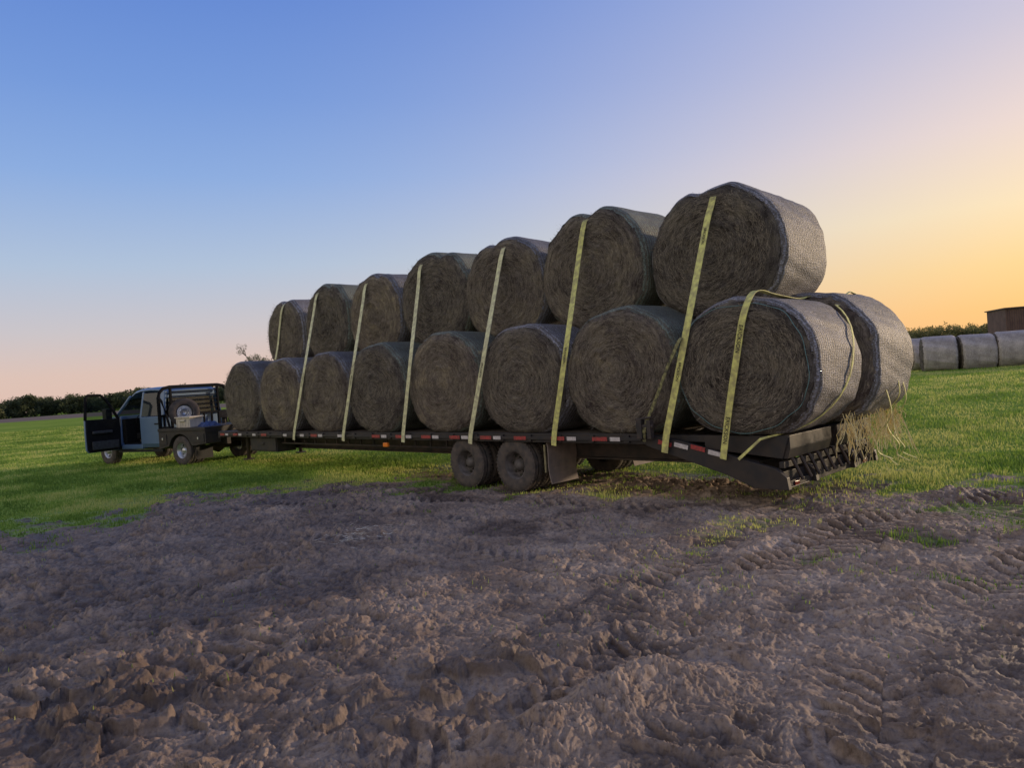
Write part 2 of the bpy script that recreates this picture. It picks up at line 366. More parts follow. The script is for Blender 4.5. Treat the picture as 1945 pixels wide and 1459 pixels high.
M_flap=simple('grey_mud_flap',(.14,.115,.105),.75,0,.3,7,.2,dirt=(.26,.205,.175))
M_tote=simple('beige_plastic_tote',(.50,.45,.38),.5,0,.15,8)
M_bluep=simple('blue_tarpaulin',(.02,.045,.15),.5,0,.3,10,.5)
M_amber=simple('amber_marker_lens',(.85,.22,.02),.3,0,.1,20)
M_redl=simple('red_lamp_lens',(.20,.015,.015),.25,0,.1,20)
M_yel=simple('yellow_webbing',(.56,.55,.17),.7,0,.25,14,.2,dirt=(.38,.35,.15))
M_yelp=simple('faded_yellow_webbing',(.60,.59,.34),.7,0,.22,14,.2,dirt=(.44,.41,.26))
M_yeld=simple('grimy_dark_webbing',(.20,.19,.08),.8,0,.4,24,.2,dirt=(.05,.045,.03))
M_ink=simple('black_print',(.04,.04,.03),.7,0,.1,20)
M_twine=simple('teal_twine',(.12,.24,.25),.6,0,.2,20)
def glass_mat(name,tint,mix):
    m,nt,b=newmat(name)
    b.inputs['Base Color'].default_value=(.03,.04,.05,1); b.inputs['Roughness'].default_value=.05; b.inputs['Specular IOR Level'].default_value=.7
    tr=N(nt,'ShaderNodeBsdfTransparent'); tr.inputs[0].default_value=tint
    ms=N(nt,'ShaderNodeMixShader'); ms.inputs[0].default_value=mix
    L(nt,b.outputs[0],ms.inputs[1]); L(nt,tr.outputs[0],ms.inputs[2]); L(nt,ms.outputs[0],nt.nodes['Material Output'].inputs['Surface'])
    return m
M_glass=glass_mat('tinted_window_glass',(.35,.4,.42,1),.35)
M_glassc=glass_mat('clear_door_glass',(.55,.62,.58,1),.88)
# ---------------------------------------------------------------- ground sheet
def build_ground():
    dense=np.radians(np.linspace(-42,42,1200))
    sparse=np.radians(np.linspace(42,318,90))[1:-1]
    ang=np.concatenate([dense,sparse])
    rr=[.05,.4,.8,1.2,1.6,2.0,2.3]
    r=2.5
    while r<15: rr.append(r); r*=1.0025
    while r<60: rr.append(r); r*=1.014
    while r<5200: rr.append(r); r*=1.06
    rr=np.array(rr); na=len(ang); nr=len(rr)
    A,Rr=np.meshgrid(ang,rr)
    x=Rr*(F[0]*np.cos(A)+R[0]*np.sin(A)); y=Rr*(F[1]*np.cos(A)+R[1]*np.sin(A))
    x=x.ravel(); y=y.ravel()
    m=mudmask(x,y); z=ground_h(x,y,m)
    v=np.stack([x,y,z],1)
    i=np.arange(nr-1)[:,None]*na; j=np.arange(na)[None,:]; j2=(j+1)%na
    f=np.stack([i+j,i+na+j,i+na+j2,i+j2],-1).reshape(-1,4)
    me=np_mesh('ground',v,f,None,[ground_material()])
    a=me.attributes.new('mud','FLOAT','POINT'); a.data.foreach_set('value',m.astype(np.float32))
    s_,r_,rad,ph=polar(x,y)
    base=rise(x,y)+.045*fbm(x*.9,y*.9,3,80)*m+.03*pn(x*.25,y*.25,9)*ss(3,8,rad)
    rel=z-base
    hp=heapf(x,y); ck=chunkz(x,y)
    wet_shade=np.clip(.62*ss(.30,-.45,ph)+.75*ss(.02,.35,fbm(x*.75,y*.75,5,120)),0,.9)*(.32+.68*ss(.06,.0,rel))*(1-.8*hp)
    wet_shade=np.maximum(wet_shade,.85*ss(.012,-.024,rel)); wet_shade=np.maximum(wet_shade,.85*ck*ss(.01,.05,rel)*(1-hp))  # low spots darkened as painted crevice shade; slab tops darkened as wet mud
    a=me.attributes.new('wet_shade','FLOAT','POINT'); a.data.foreach_set('value',wet_shade.astype(np.float32))
    fld=ss(140,150,s_)*(1-ss(250,270,s_))*(ph<-.3)
    a=me.attributes.new('field','FLOAT','POINT'); a.data.foreach_set('value',fld.astype(np.float32))
    o=bpy.data.objects.new('ground',me); COL.objects.link(o); structure(o)
    return o
build_ground()
# ---------------------------------------------------------------- grass
def blades(name,x,y,hgt,wid,mat,lean=.5):
    n=len(x); z=ground_h(x,y)
    az=RS.uniform(0,2*np.pi,n); la=RS.uniform(0,2*np.pi,n); le=RS.uniform(.05,lean,n)*hgt
    wx=np.cos(az)*wid/2; wy=np.sin(az)*wid/2; dx=np.cos(la)*le; dy=np.sin(la)*le
    P=np.empty((n,5,3))
    P[:,0]=np.stack([x-wx,y-wy,z-.01],1); P[:,1]=np.stack([x+wx,y+wy,z-.01],1)
    P[:,2]=np.stack([x+wx*.8+dx*.4,y+wy*.8+dy*.4,z+hgt*.6],1); P[:,3]=np.stack([x-wx*.8+dx*.4,y-wy*.8+dy*.4,z+hgt*.6],1)
    P[:,4]=np.stack([x+dx,y+dy,z+hgt],1)
    b=np.arange(n)[:,None]*5
    me=np_mesh(name,P.reshape(-1,3),b+np.array([[0,1,2,3]]),b+np.array([[3,2,4]]),[mat],smooth=False)
    s,r,rad,ph=polar(x,y)
    t=np.clip(.42+1.35*fbm(x*.35,y*.35,5,130,.6)+RS.normal(0,.17,n)+.32*ss(.1,.6,ph)*ss(9,13,rad),0,1)  # far right blades tinted yellower, low sunlight put into the blade colour
    a=me.attributes.new('tint','FLOAT','POINT'); a.data.foreach_set('value',np.repeat(t,5).astype(np.float32))
    o=bpy.data.objects.new(name,me); COL.objects.link(o); o['kind']='stuff'
    return o
n=620000
rad=np.exp(RS.uniform(np.log(4.6),np.log(85),n)); ph=RS.uniform(-.76,.76,n)
gx=rad*(F[0]*np.cos(ph)+R[0]*np.sin(ph)); gy=rad*(F[1]*np.cos(ph)+R[1]*np.sin(ph))
mk=mudmask(gx,gy)
clump=ss(-.1,.45,fbm(gx*3.5,gy*3.5,4,77))
dens=np.where(mk>.12,(1-mk)*(.15+.9*clump)+.003,1-mk)
keep=RS.uniform(0,1,n)<dens
gx,gy,rad,mk=gx[keep],gy[keep],rad[keep],mk[keep]
hh=(.026+.048*RS.uniform(0,1,len(gx))**1.5)*(1-.4*mk)*(1+.9*np.clip(fbm(gx*.6,gy*.6,3,140),-.5,1))
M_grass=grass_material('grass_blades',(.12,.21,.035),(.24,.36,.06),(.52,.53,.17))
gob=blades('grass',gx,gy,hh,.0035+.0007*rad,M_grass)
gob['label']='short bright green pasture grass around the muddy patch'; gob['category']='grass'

# ---------------------------------------------------------------- hay bales
def bale_grid(seed,rx,rz,Lh,notch,nth=144,nx=0.0,cut=None,off=0.0,flatb=.93):
    nf=16; c=.21; pts=[]
    for k in range(nf): pts.append((k/nf,0,-Lh-(.035*(1-(k/nf)**2))))
    for k in range(9):
        a=k/8*math.pi/2; pts.append((1,-c*(1-math.sin(a)),-Lh+c*.85*(1-math.cos(a))))
    for k in range(1,16): pts.append((1,0,-Lh+c*.85+(2*Lh-1.7*c)*k/16))
    for k in range(9):
        a=(1-k/8)*math.pi/2; pts.append((1,-c*(1-math.sin(a)),Lh-c*.85*(1-math.cos(a))))
    for k in range(nf-1,-1,-1): pts.append((k/nf,0,Lh+(.035*(1-(k/nf)**2))))
    pts=np.array(pts)
    if cut is not None:
        pts=pts[nf+4:len(pts)-nf-4]
    th=np.linspace(0,2*np.pi,nth,endpoint=False)
    T,I=np.meshgrid(th,np.arange(len(pts)))
    fr_=pts[I,0]; ins=pts[I,1]; yy=pts[I,2].copy()
    ct,st=np.cos(T),np.sin(T); e=2/2.3
    bx=rx*np.sign(ct)*np.abs(ct)**e; bz=rz*np.sign(st)*np.abs(st)**e
    bx=bx*(1+.045*np.clip(-st,-1,1))
    rad=np.hypot(bx,bz); sc=1+.055*pn(2.2*ct+seed*3.7,2.2*st+yy*.6,seed)+.018*pn(7*ct+seed,7*st+yy*2,seed+3)
    if notch:
        d=np.abs(((T-(math.pi/2-nx)+math.pi)%(2*math.pi))-math.pi)
        sc=sc-notch*np.exp(-(d/.10)**2)+.35*notch*np.exp(-((d-.32)/.2)**2)
    R1=rad*sc
    base=np.where(fr_<1, fr_*(R1-c), R1+ins)+off*(fr_>=.5)
    x=base*bx/rad; z=base*bz/rad
    zf=-rz*flatb; z=np.where(z<zf, zf+(z-zf)*.25, z)
    face=(fr_<1)
    rough=.040*fbm(x*4+seed*2.2,z*4+yy,4,seed+9)+.014*np.sin(np.hypot(x,z)*46+2*pn(x*3,z*3,seed)*4)*ss(.1,.4,fr_)
    yy=yy+np.where(face,np.where(yy<0,-1,1)*rough,0)
    if cut is not None:
        jag=.08*pn(T*7+seed,I*0.+seed,seed)+.05*pn(T*31+seed,I*0.+seed,seed)
        yy=np.where(I==0,yy+jag*.5,yy); yy=np.where(I==len(pts)-1,yy+jag*.5,yy)
    V=np.stack([x,yy,z],-1).reshape(-1,3)
    n=len(pts); i=np.arange(n-1)[:,None]*nth; j=np.arange(nth)[None,:]; j2=(j+1)%nth
    Fq=np.stack([i+j,i+j2,i+nth+j2,i+nth+j],-1).reshape(-1,4)
    return V,Fq
def strands(rs,rx,rz,Lh,n):
    r=np.sqrt(rs.uniform(0.0,1,n))*.86; t=rs.uniform(0,2*np.pi,n)
    cx=r*rx*np.cos(t); cz=r*rz*np.sin(t)
    tang=t+np.pi/2+rs.normal(0,.35,n); ln=rs.uniform(.03,.12,n); w=rs.uniform(.0006,.0016,n)
    cy=-Lh-.03*(1-r**2)-rs.uniform(.000,.034,n)
    dx=np.cos(tang)*ln/2; dz=np.sin(tang)*ln/2; k=rs.uniform(-.02,.02,n)
    nx=-np.sin(tang)*w; nz=np.cos(tang)*w
    P=np.empty((n,6,3)); 
    P[:,0]=np.stack([cx-dx-nx,cy+.014,cz-dz-nz],1);P[:,1]=np.stack([cx-dx+nx,cy+.014,cz-dz+nz],1)
    P[:,2]=np.stack([cx+nx+k,cy-.006,cz+nz+k],1);P[:,3]=np.stack([cx-nx+k,cy-.006,cz-nz+k],1)
    P[:,4]=np.stack([cx+dx+nx,cy+.012,cz+dz+nz],1);P[:,5]=np.stack([cx+dx-nx,cy+.012,cz+dz-nz],1)
    b=np.arange(n)[:,None]*6
    f=np.concatenate([b+np.array([[0,1,2,3]]),b+np.array([[3,2,4,5]])])
    q=n//4; t=rs.uniform(0,2*np.pi,q); y=-Lh+rs.uniform(0,.10,q)
    e=2/2.3; ct,st=np.cos(t),np.sin(t)
    bx=(rx-.12)*np.sign(ct)*np.abs(ct)**e; bz=np.maximum((rz-.12)*np.sign(st)*np.abs(st)**e,-rz*.9)
    dr=np.stack([ct+rs.normal(0,.6,q),rs.normal(0,.7,q)-.8,st+rs.normal(0,.6,q)],1)*rs.uniform(.02,.05,q)[:,None]
    p0=np.stack([bx,y,bz],1); w2=rs.normal(0,.0014,(q,3))
    Q=np.stack([p0-w2,p0+w2,p0+dr+w2*.5,p0+dr-w2*.5],1)
    f2=np.arange(q)[:,None]*4+np.array([[0,1,2,3]])+n*6
    return np.concatenate([P.reshape(-1,3),Q.reshape(-1,3)]),np.concatenate([f,f2])
def make_bale(seed,loc,rx,rz,Lh,notch=0,nx=0,net=0,ns=2600,rot=0,tilt=0,label='',group='',netmat=None,name='hay_bale'):
    V,Fq=bale_grid(seed,rx,rz,Lh,notch,nx=nx)
    mi=np.zeros(len(Fq),int)
    if ns:
        SV,SF=strands(np.random.RandomState(seed+50),rx,rz,Lh,ns)
        Fq=np.concatenate([Fq,SF+len(V)]); mi=np.concatenate([mi,np.ones(len(SF),int)]); V=np.concatenate([V,SV])
    me=np_mesh(name,V,Fq,None,[M_hay,M_straw],mi=mi)
    o=bpy.data.objects.new(name,me); COL.objects.link(o)
    o.location=loc; o.rotation_euler=(0,tilt,rot)
    tag(o,label,'hay bale',group)
    V,Fq=bale_grid(seed,rx,rz,Lh,notch,nx=nx,cut=1,off=.005)
    me=np_mesh('net_wrap',V,Fq,None,[netmat or M_net[net]])
    c=bpy.data.objects.new('net_wrap',me); COL.objects.link(c); c.parent=o
    return o
DECK=.89
GL='round hay bales stacked on the trailer'
bc=[-17.98,-15.99,-14.01,-12.0,-10.01,-8.08,-6.17,-4.36]
rzs=[.90,.875,.87,.88,.90,.865,.885,.845]
nets=[2,0,2,1,1,0,1,0]
for k,(cx,rz) in enumerate(zip(bc,rzs)):
    rx=.985 if k<7 else .905
    zc=DECK+rz*.935 if k<7 else .885+rz*.935
    make_bale(100+k,(cx,8.72+random.uniform(-.03,.03)*(k<7),zc),rx,rz,.70,net=nets[k],ns=3600,rot=random.uniform(-.03,.03),
      label='round brown hay bale on the lower tier of the trailer deck' if k<7 else 'round hay bale in pale net wrap at the trailer tail',group=GL)
for k,(cx,rz) in enumerate(zip(bc,rzs)):
    rx=.985 if k<7 else .89
    make_bale(200+k,(cx if k<7 else -4.24,10.24,DECK+(rz if k<7 else .88)*.935),rx,rz if k<7 else .88,.70,net=0 if k==7 else nets[(k+3)%8],ns=900 if k==7 else 0,
      label='round hay bale on the lower tier beside the far rail' if k<7 else 'net wrapped hay bale overhanging the rear of the trailer',group=GL)
tc_=[(-17.05,1.0,.86,4.07,.03),(-15.05,.99,.90,4.19,.22),(-13.1,1.0,.875,4.13,.2),(-11.1,1.02,.92,4.25,.25),(-9.2,.99,.88,4.15,-.16),(-7.2,1.06,.93,4.24,.02),(-5.15,.98,.885,4.12,-.12)]
for k,(cx,rx,rz,top,nx) in enumerate(tc_):
    make_bale(300+k,(cx,9.53 if k<6 else 9.60,top-rz),rx,rz,.68 if k<6 else .75,notch=.07 if k<6 else .055,nx=nx,net=[0,1,2,1,2,1,0][k],ns=3600,rot=random.uniform(-.04,.04),
      label='round hay bale on the upper tier, dented by a yellow strap',group=GL)
# ---------------------------------------------------------------- straps
def ribbon(pts,w,wd=(1,0,0),th=.004):
    mb=MB(); pts=[Vector(p) for p in pts]; wds=wd if isinstance(wd,list) else [wd]*len(pts)
    vs=[]
    for i,p in enumerate(pts):
        d=(pts[min(i+1,len(pts)-1)]-pts[max(i-1,0)]).normalized()
        a=Vector(wds[i]); a=(a-d*a.dot(d)).normalized(); nrm=d.cross(a)*th
        vs+=[p-a*w/2-nrm,p+a*w/2-nrm,p+a*w/2+nrm,p-a*w/2+nrm]
    fs=[]
    for i in range(len(pts)-1):
        for k in range(4): fs.append((4*i+k,4*i+(k+1)%4,4*i+4+(k+1)%4,4*i+4+k))
    fs+=[(0,3,2,1),tuple(4*(len(pts)-1)+k for k in range(4))]
    mb.add(vs,fs); return mb
def smooth_path(pts,n=6):
    P=[Vector(p) for p in pts]; out=[]
    for i in range(len(P)-1):
        p0=P[max(i-1,0)];p1=P[i];p2=P[i+1];p3=P[min(i+2,len(P)-1)]
        for k in range(n):
            t=k/n
            out.append(.5*((2*p1)+(p2-p0)*t+(2*p0-5*p1+4*p2-p3)*t*t+(3*p1-p0-3*p2+p3)*t**3))
    out.append(P[-1]); return out
def lettering(text,p,d,up,size,parent,name='lettering',mat=None):
    cu=bpy.data.curves.new('t','FONT'); cu.body=text; cu.size=size; cu.align_x='CENTER'; cu.align_y='CENTER'; cu.extrude=.0008; cu.offset=.0004
    t=bpy.data.objects.new('t',cu); COL.objects.link(t); bpy.context.view_layer.update()
    me=bpy.data.meshes.new_from_object(t.evaluated_get(bpy.context.evaluated_depsgraph_get()))
    bpy.data.objects.remove(t)
    me.materials.clear(); me.materials.append(mat or M_ink)
    o=bpy.data.objects.new(name,me); COL.objects.link(o)
    d=Vector(d).normalized(); up=Vector(up); up=(up-d*up.dot(d)).normalized(); n=d.cross(up)
    mtx=Matrix((d,up,n)).transposed().to_4x4(); mtx.translation=Vector(p)
    o.parent=parent; o.matrix_world=mtx
    return o
SG='yellow cargo straps over the hay bales'
ties=[(-15.15,-15.27,4.06),(-13.1,-13.25,4.0),(-11.06,-11.33,4.10),(-9.2,-9.04,4.02),(-7.34,-7.22,4.11),(-5.43,-5.03,3.99)]
for k,(xb,xt,zt) in enumerate(ties):
    zb=.80 if k<5 else .74
    # the webbing drops from the notch, slides down the bale shoulder and runs tight to the rail
    prof=[(.90,7.925),(1.3,7.925),(1.8,7.94),(2.2,8.0),(2.5,8.12),(2.8,8.30),(3.2,8.50),(3.6,8.68)]
    lean=(xt-xb)/(zt-zb)
    pts=[(xb,7.925,zb-.08)]
    for z_,y_ in prof:
        yl=7.925+(8.79-7.925)*(z_-zb)/(zt-.16-zb)
        pts.append((xb+lean*(z_-zb)+(yl-y_)*(-xb)/8.3*1.0,y_,z_))
    pts+=[(xt,8.79,zt-.16),(xt,8.88,zt-.02),(xt,9.1,zt+.02),(xt,9.5,zt+.02),(xt,10.1,zt-.015),(xt,10.25,zt-.15),(xt,10.6,3.0),(xt,11.0,2.3),(xt,10.98,1.0)]
    pts=smooth_path(pts,4)
    o=ribbon(pts,.095).obj('cargo_strap',[M_yel if k>3 else M_yelp])
    tag(o,'flat yellow ratchet strap pulled tight over a top bale','strap',SG)
    if k!=2:
        for fz in ((.36,) if k!=5 else (.82,.30)):
            i=min(range(1,34),key=lambda i:abs(pts[i].z-(zb+(zt-zb)*fz)))
            d=(pts[i-1]-pts[i+1]).normalized(); nn=d.cross(Vector((1,0,0))).normalized()
            lettering('ERICKSON',pts[i]+nn*.009,d,(1,0,0),.05,o)
pts=smooth_path([(-17.28,8.70,2.62),(-17.22,8.77,3.0),(-17.08,8.79,3.5),(-16.93,8.80,3.86),(-16.92,8.95,3.99),(-16.92,9.5,4.0),(-16.92,10.1,3.98),(-16.92,10.3,3.8),(-16.9,11.0,2.3)],4)
o=ribbon(pts,.08).obj('cargo_strap',[M_yelp]); tag(o,'faded strap running down the foremost top bale','strap',SG)
pts=[(-4.61,7.93,.60),(-4.56,7.93,.85),(-4.46,7.92,1.3),(-4.34,7.92,1.8),(-4.25,7.93,2.2),(-4.2,8.0,2.43),(-4.19,8.13,2.55),(-4.18,8.3,2.575),(-4.18,8.6,2.54),(-4.18,9.3,2.50),(-4.18,9.6,2.54),(-4.18,10.7,2.56),(-4.16,10.93,2.40),(-4.1,10.97,.8)]
sp=smooth_path(pts,4); o=ribbon(sp,.085).obj('cargo_strap',[M_yel]); tag(o,'yellow strap lettered in black over the tail bale','strap',SG)
for zc in(2.05,.98):
    i=min(range(1,30),key=lambda i:abs(sp[i].z-zc)); d=(sp[i-1]-sp[i+1]).normalized(); nn=d.cross(Vector((1,0,0))).normalized()
    lettering('ERICKSON',sp[i]+nn*.009,d,(1,0,0),.07,o)
pts=[(-4.42,7.95,.60),(-4.15,8.0,.84)]
nrm=[(1,0,0),(1,0,0)]
cx,cz,rx,rz=-4.36,.885+.845*.935,.905,.845
for k in range(14):
    t=math.radians(-60+k*8.6); y=8.25+1.15*(k/13)**.75
    pts.append((cx+(rx+.03)*math.copysign(abs(math.cos(t))**.889,math.cos(t)),y,cz+(rz+.02)*math.copysign(abs(math.sin(t))**.889,math.sin(t))))
    nrm.append((0,1,0))
pts+=[(-3.80,9.66,2.38),(-3.86,9.9,2.5),(-3.95,10.4,2.60),(-4.0,10.8,2.57),(-4.0,10.97,2.3)]; nrm+=[(1,0,0)]*5
o=ribbon(pts,.036,nrm).obj('cargo_strap',[M_yel]); tag(o,'narrow yellow strap wrapped round the tail bale side','strap',SG)
for dy,dz in((0,0),(.22,-.1),(-.35,-.25)):
    o=ribbon(smooth_path([(-3.42,10.3+dy,1.55+dz),(-3.38,10.33+dy,1.2+dz),(-3.55,10.36+dy,.95+dz),(-3.58,10.42+dy*1.2,.72+dz),(-3.50,10.55+dy*.9,.50+dz*.6),(-3.56,10.62+dy,.36),(-3.44,10.72+dy*1.3,.26)],5),.024,(0,1,0)).obj('cargo_strap',[M_yel]); tag(o,'loose yellow strap end dangling from the trailer tail','strap',SG)
o=ribbon(smooth_path([(-5.72,7.91,.80),(-5.69,7.88,.95),(-5.64,7.89,1.08),(-5.48,7.885,1.35),(-5.30,7.89,1.7),(-5.13,7.92,2.02),(-5.09,7.96,2.1)],5),.045).obj('cargo_strap',[M_yeld]); tag(o,'short grimy strap threaded through a steel ratchet','strap',SG)
mb=MB(); mb.box(-5.80,-5.72,7.86,7.94,.84,1.10); mb.box(-5.64,-5.58,7.86,7.94,.84,1.08); mb.tube([(-5.82,7.90,1.0),(-5.56,7.90,1.0)],.028); mb.tube([(-5.82,7.88,1.09),(-5.56,7.88,1.12)],.014)
mb.obj('ratchet',[M_blackm],o,bevel=.005)
tw=[]
for k in range(120):
    t=2*math.pi*k/119; q=.09+.012*math.sin(5*t)+.008*math.sin(13*t)
    tw.append((cx+(rx-q)*math.copysign(abs(math.cos(t))**.87,math.cos(t)),8.02+.006*math.sin(9*t),cz+max(-rz*.93,(rz-q)*math.copysign(abs(math.sin(t))**.87,math.sin(t)))))
o=MB().tube(tw,.004,5).obj('baling_twine',[M_twine]); tag(o,'thin teal twine looped around a bale rim','twine')

# ---------------------------------------------------------------- trailer
TW=empty('flatbed_trailer',(-9,9.35,0)); bpy.context.view_layer.update()
tag(TW,'long black gooseneck flatbed trailer loaded with hay bales','trailer')
def T(mb,name,mats,bevel=0,parent=None): return mb.obj(name,mats,parent or TW,world=True,bevel=bevel)
mb=MB()
for k in range(12): mb.box(-19.2,-5.76,8.07+k*.215,8.07+k*.215+.205,.84,.885)
T(mb,'deck',[M_deck])
mb=MB(); mb.box(-19.25,-5.75,7.985,8.065,.755,.89); mb.box(-19.25,-5.75,10.64,10.72,.755,.89)
mb.box(-19.33,-19.25,7.985,10.72,.72,.89)
for k in range(22):
    x=-18.9+k*.61
    mb.box(x,x+.09,7.955,7.985,.77,.875)
mb.box(-19.2,-5.8,7.945,7.955,.80,.845)
T(mb,'side_rail',[M_black],.006)
x=-19.1;k=0
while x<-5.9:
    w=.26 if k%2==0 else .17
    if random.random()<.8:
        mb=MB(); mb.box(x,x+w,7.938,7.943,.795,.85); T(mb,'reflective_tape',[M_white if k%2 else M_red])
    x+=w+(.05 if k%2==0 else .3); k+=1
mb=MB()
for yb in(8.75,9.95):
    mb.box(-19.3,-4.6,yb-.07,yb+.07,.71,.745); mb.box(-19.3,-4.6,yb-.012,yb+.012,.46,.71); mb.box(-19.3,-4.6,yb-.07,yb+.07,.43,.46)
T(mb,'main_beam',[M_blackm],.004)
mb=MB()
for k in range(32):
    x=-19.0+k*.43; mb.box(x,x+.05,8.07,10.64,.75,.835)
mb.tube([(-17.2,8.25,.60),(-9.9,8.25,.60)],.022)
for k in range(16):
    x=-17.1+k*.46; mb.beam((x,8.25,.60),(x,8.25,.76),.03)
T(mb,'cross_member',[M_blackm])
mb=MB(); mb.box(-17.7,-16.35,8.12,8.6,.40,.75); mb.box(-17.68,-16.37,8.095,8.12,.43,.73); mb.box(-17.1,-16.95,8.075,8.095,.56,.62)
T(mb,'toolbox',[M_black],.012)
mb=MB(); mb.box(-11.75,-11.6,7.95,8.0,.62,.70); 
T(mb,'marker_light',[M_amber],.01)
def wheel_meshes(r,w,rimr,deep):
    t=MB(); h=w/2
    t.lathe([(rimr,-h*.92),(rimr+.03,-h),(r*.80,-h*1.04),(r*.93,-h*.97),(r*.985,-h*.82),(r,-h*.55),(r,-h*.5),(r-.012,-h*.48),(r-.012,-h*.42),(r,-h*.4),(r,-h*.05),(r-.012,-h*.03),(r-.012,h*.03),(r,h*.05),(r,h*.55),(r*.985,h*.82),(r*.93,h*.97),(r*.80,h*1.04),(rimr+.03,h),(rimr,h*.92)],48)
    for k in range(44):
        a=2*math.pi*k/44
        M_=Matrix.Rotation(-a,4,'Y')
        t.box(r*.955,r+.006,-h*.86,-h*.5,-.018,.018,0,M_); t.box(r*.955,r+.006,h*.5,h*.86,-.018,.018,0,M_)
    q=MB()
    q.lathe([(rimr+.012,-h*.96),(rimr+.012,-h*.9),(rimr-.015,-h*.86),(rimr-.02,-h+deep),(rimr-.05,-h+deep+.03),(rimr*.62,-h+deep+.0),(rimr*.5,-h+deep+.02),(rimr*.42,-h+deep+.02),(rimr*.40,-h+deep-.07),(rimr*.2,-h+deep-.09),(.0,-h+deep-.09)],40)
    q.lathe([(rimr-.0,-h*.9),(rimr-.0,h*.92)],40)
    for k in range(8):
        a=2*math.pi*k/8; x,z=rimr*.52*math.cos(a),rimr*.52*math.sin(a)
        q.tube([(x,-h+deep-.035,z),(x,-h+deep+.03,z)],.013,6)
        a+=math.pi/8; x,z=rimr*.77*math.cos(a),rimr*.77*math.sin(a)
        q.tube([(x,-h+deep-.002,z),(x,-h+deep+.004,z)],.024,10,1)
    return t,q
def place_wheel(parent,loc,rotz,r,w,rimr,deep,mats,cache={},rx=0):
    key=(r,w,rimr,deep,mats[0].name)
    if key not in cache:
        t,q=wheel_meshes(r,w,rimr,deep)
        qo=q.obj('wheel',[mats[0],M_ink]); to=t.obj('tyre',[M_rub]); cache[key]=(qo.data,to.data)
        bpy.data.objects.remove(qo); bpy.data.objects.remove(to)
    qd,td=cache[key]
    o=bpy.data.objects.new('wheel',qd); COL.objects.link(o); o.parent=parent; o.location=loc; o.rotation_euler=(rx,random.uniform(0,.6),rotz)
    t=bpy.data.objects.new('tyre',td); COL.objects.link(t); t.parent=o
    return o
def tl(x,y,z): return (x+9,y-9.35,z)
for ax in(-9.43,-8.27):
    for yy,rz_ in((8.12,0),(8.40,0),(10.56,math.pi),(10.28,math.pi)):
        place_wheel(TW,tl(ax,yy,.385),rz_,.42,.24,.22,.15,[M_rimd])
mb=MB()
for ax in(-9.43,-8.27):
    mb.tube([(ax,8.2,.395),(ax,10.5,.395)],.065,12)
    for yb in(8.75,9.95):
        for k in range(5): mb.beam((ax-.42+.05*k,yb,.52-.012*k),(ax+.42-.05*k,yb,.52-.012*k),.07,.011)
T(mb,'axle',[M_blackm])
for y0 in(8.02,10.06):
    mb=MB()
    nseg=8; vs=[];fs=[]
    for i in range(nseg+1):
        q=i/nseg; z=.76-.63*q; dx=.05*q*q+.012*math.sin(q*7)
        vs+=[(-7.58+dx,y0,z),(-7.58+dx+.02*math.sin(q*5),y0+.62,z),(-7.565+dx+.02*math.sin(q*5),y0+.62,z),(-7.565+dx,y0,z)]
    for i in range(nseg):
        for k in range(4): fs.append((4*i+k,4*i+(k+1)%4,4*i+4+(k+1)%4,4*i+4+k))
    fs+=[(0,3,2,1),(4*nseg,4*nseg+1,4*nseg+2,4*nseg+3)]
    mb.add(vs,fs,0,False); T(mb,'mud_flap',[M_flap])
mb=MB(); mb.box(-7.63,-7.60,8.005,8.02,.30,.72)
T(mb,'flap_bracket',[simple('faded_yellow_paint',(.22,.19,.10),.7,0,.3,8)])
mb=MB()
for dy in(-.32,.32):
    mb.beam((-19.38,9.35+dy,.40),(-19.38,9.35+dy,1.42),.12,.2)
    mb.beam((-19.3,9.35+dy,1.38),(-21.0,8.95+dy*.5,1.30),.12,.2)
    mb.beam((-19.38,9.35+dy,.75),(-19.9,9.22+dy,1.33),.08)
mb.beam((-19.38,9.0,1.40),(-19.38,9.7,1.40),.12,.16); mb.beam((-19.38,9.0,.8),(-19.38,9.7,.8),.1)
mb.tube([(-21.0,8.87,1.34),(-21.0,8.87,1.04)],.06)
T(mb,'gooseneck',[M_black],.006)
for yy in(8.6,10.1):
    mb=MB()
    mb.tube([(-18.95,yy,1.25 if yy<9 else .9),(-18.95,yy,.12)],.05,10); mb.box(-19.06,-18.84,yy-.11,yy+.11,.09,.12)
    T(mb,'landing_jack',[M_blackm])
mb=MB()
for y0,y1 in((7.985,8.06),(10.64,10.72),(8.72,8.8),(9.9,9.98)):
    mb.prism([(-5.75,.735),(-5.75,.887),(-5.2,.80),(-4.3,.575),(-3.98,.50),(-3.86,.40),(-3.84,.26),(-4.25,.26),(-4.6,.40)],y0,y1)
mb.prism([(-5.74,.83),(-5.74,.86),(-4.25,.56),(-4.25,.53)],8.06,10.64)
T(mb,'dovetail',[M_black],.006)
x=-5.55
k=0
while x<-4.6:
    z=.80-(x+5.2)*.25+.0 if x>-5.2 else .80-(x+5.75)*.12+.045
    Mx=Matrix.Translation((x,0,z-.02))@Matrix.Rotation(math.radians(12),4,'Y')
    mb=MB(); mb.box(0,.2,7.972,7.982,-.035,.02,0,Mx); T(mb,'reflective_tape',[M_white if k%2 else M_red]); x+=.24; k+=1
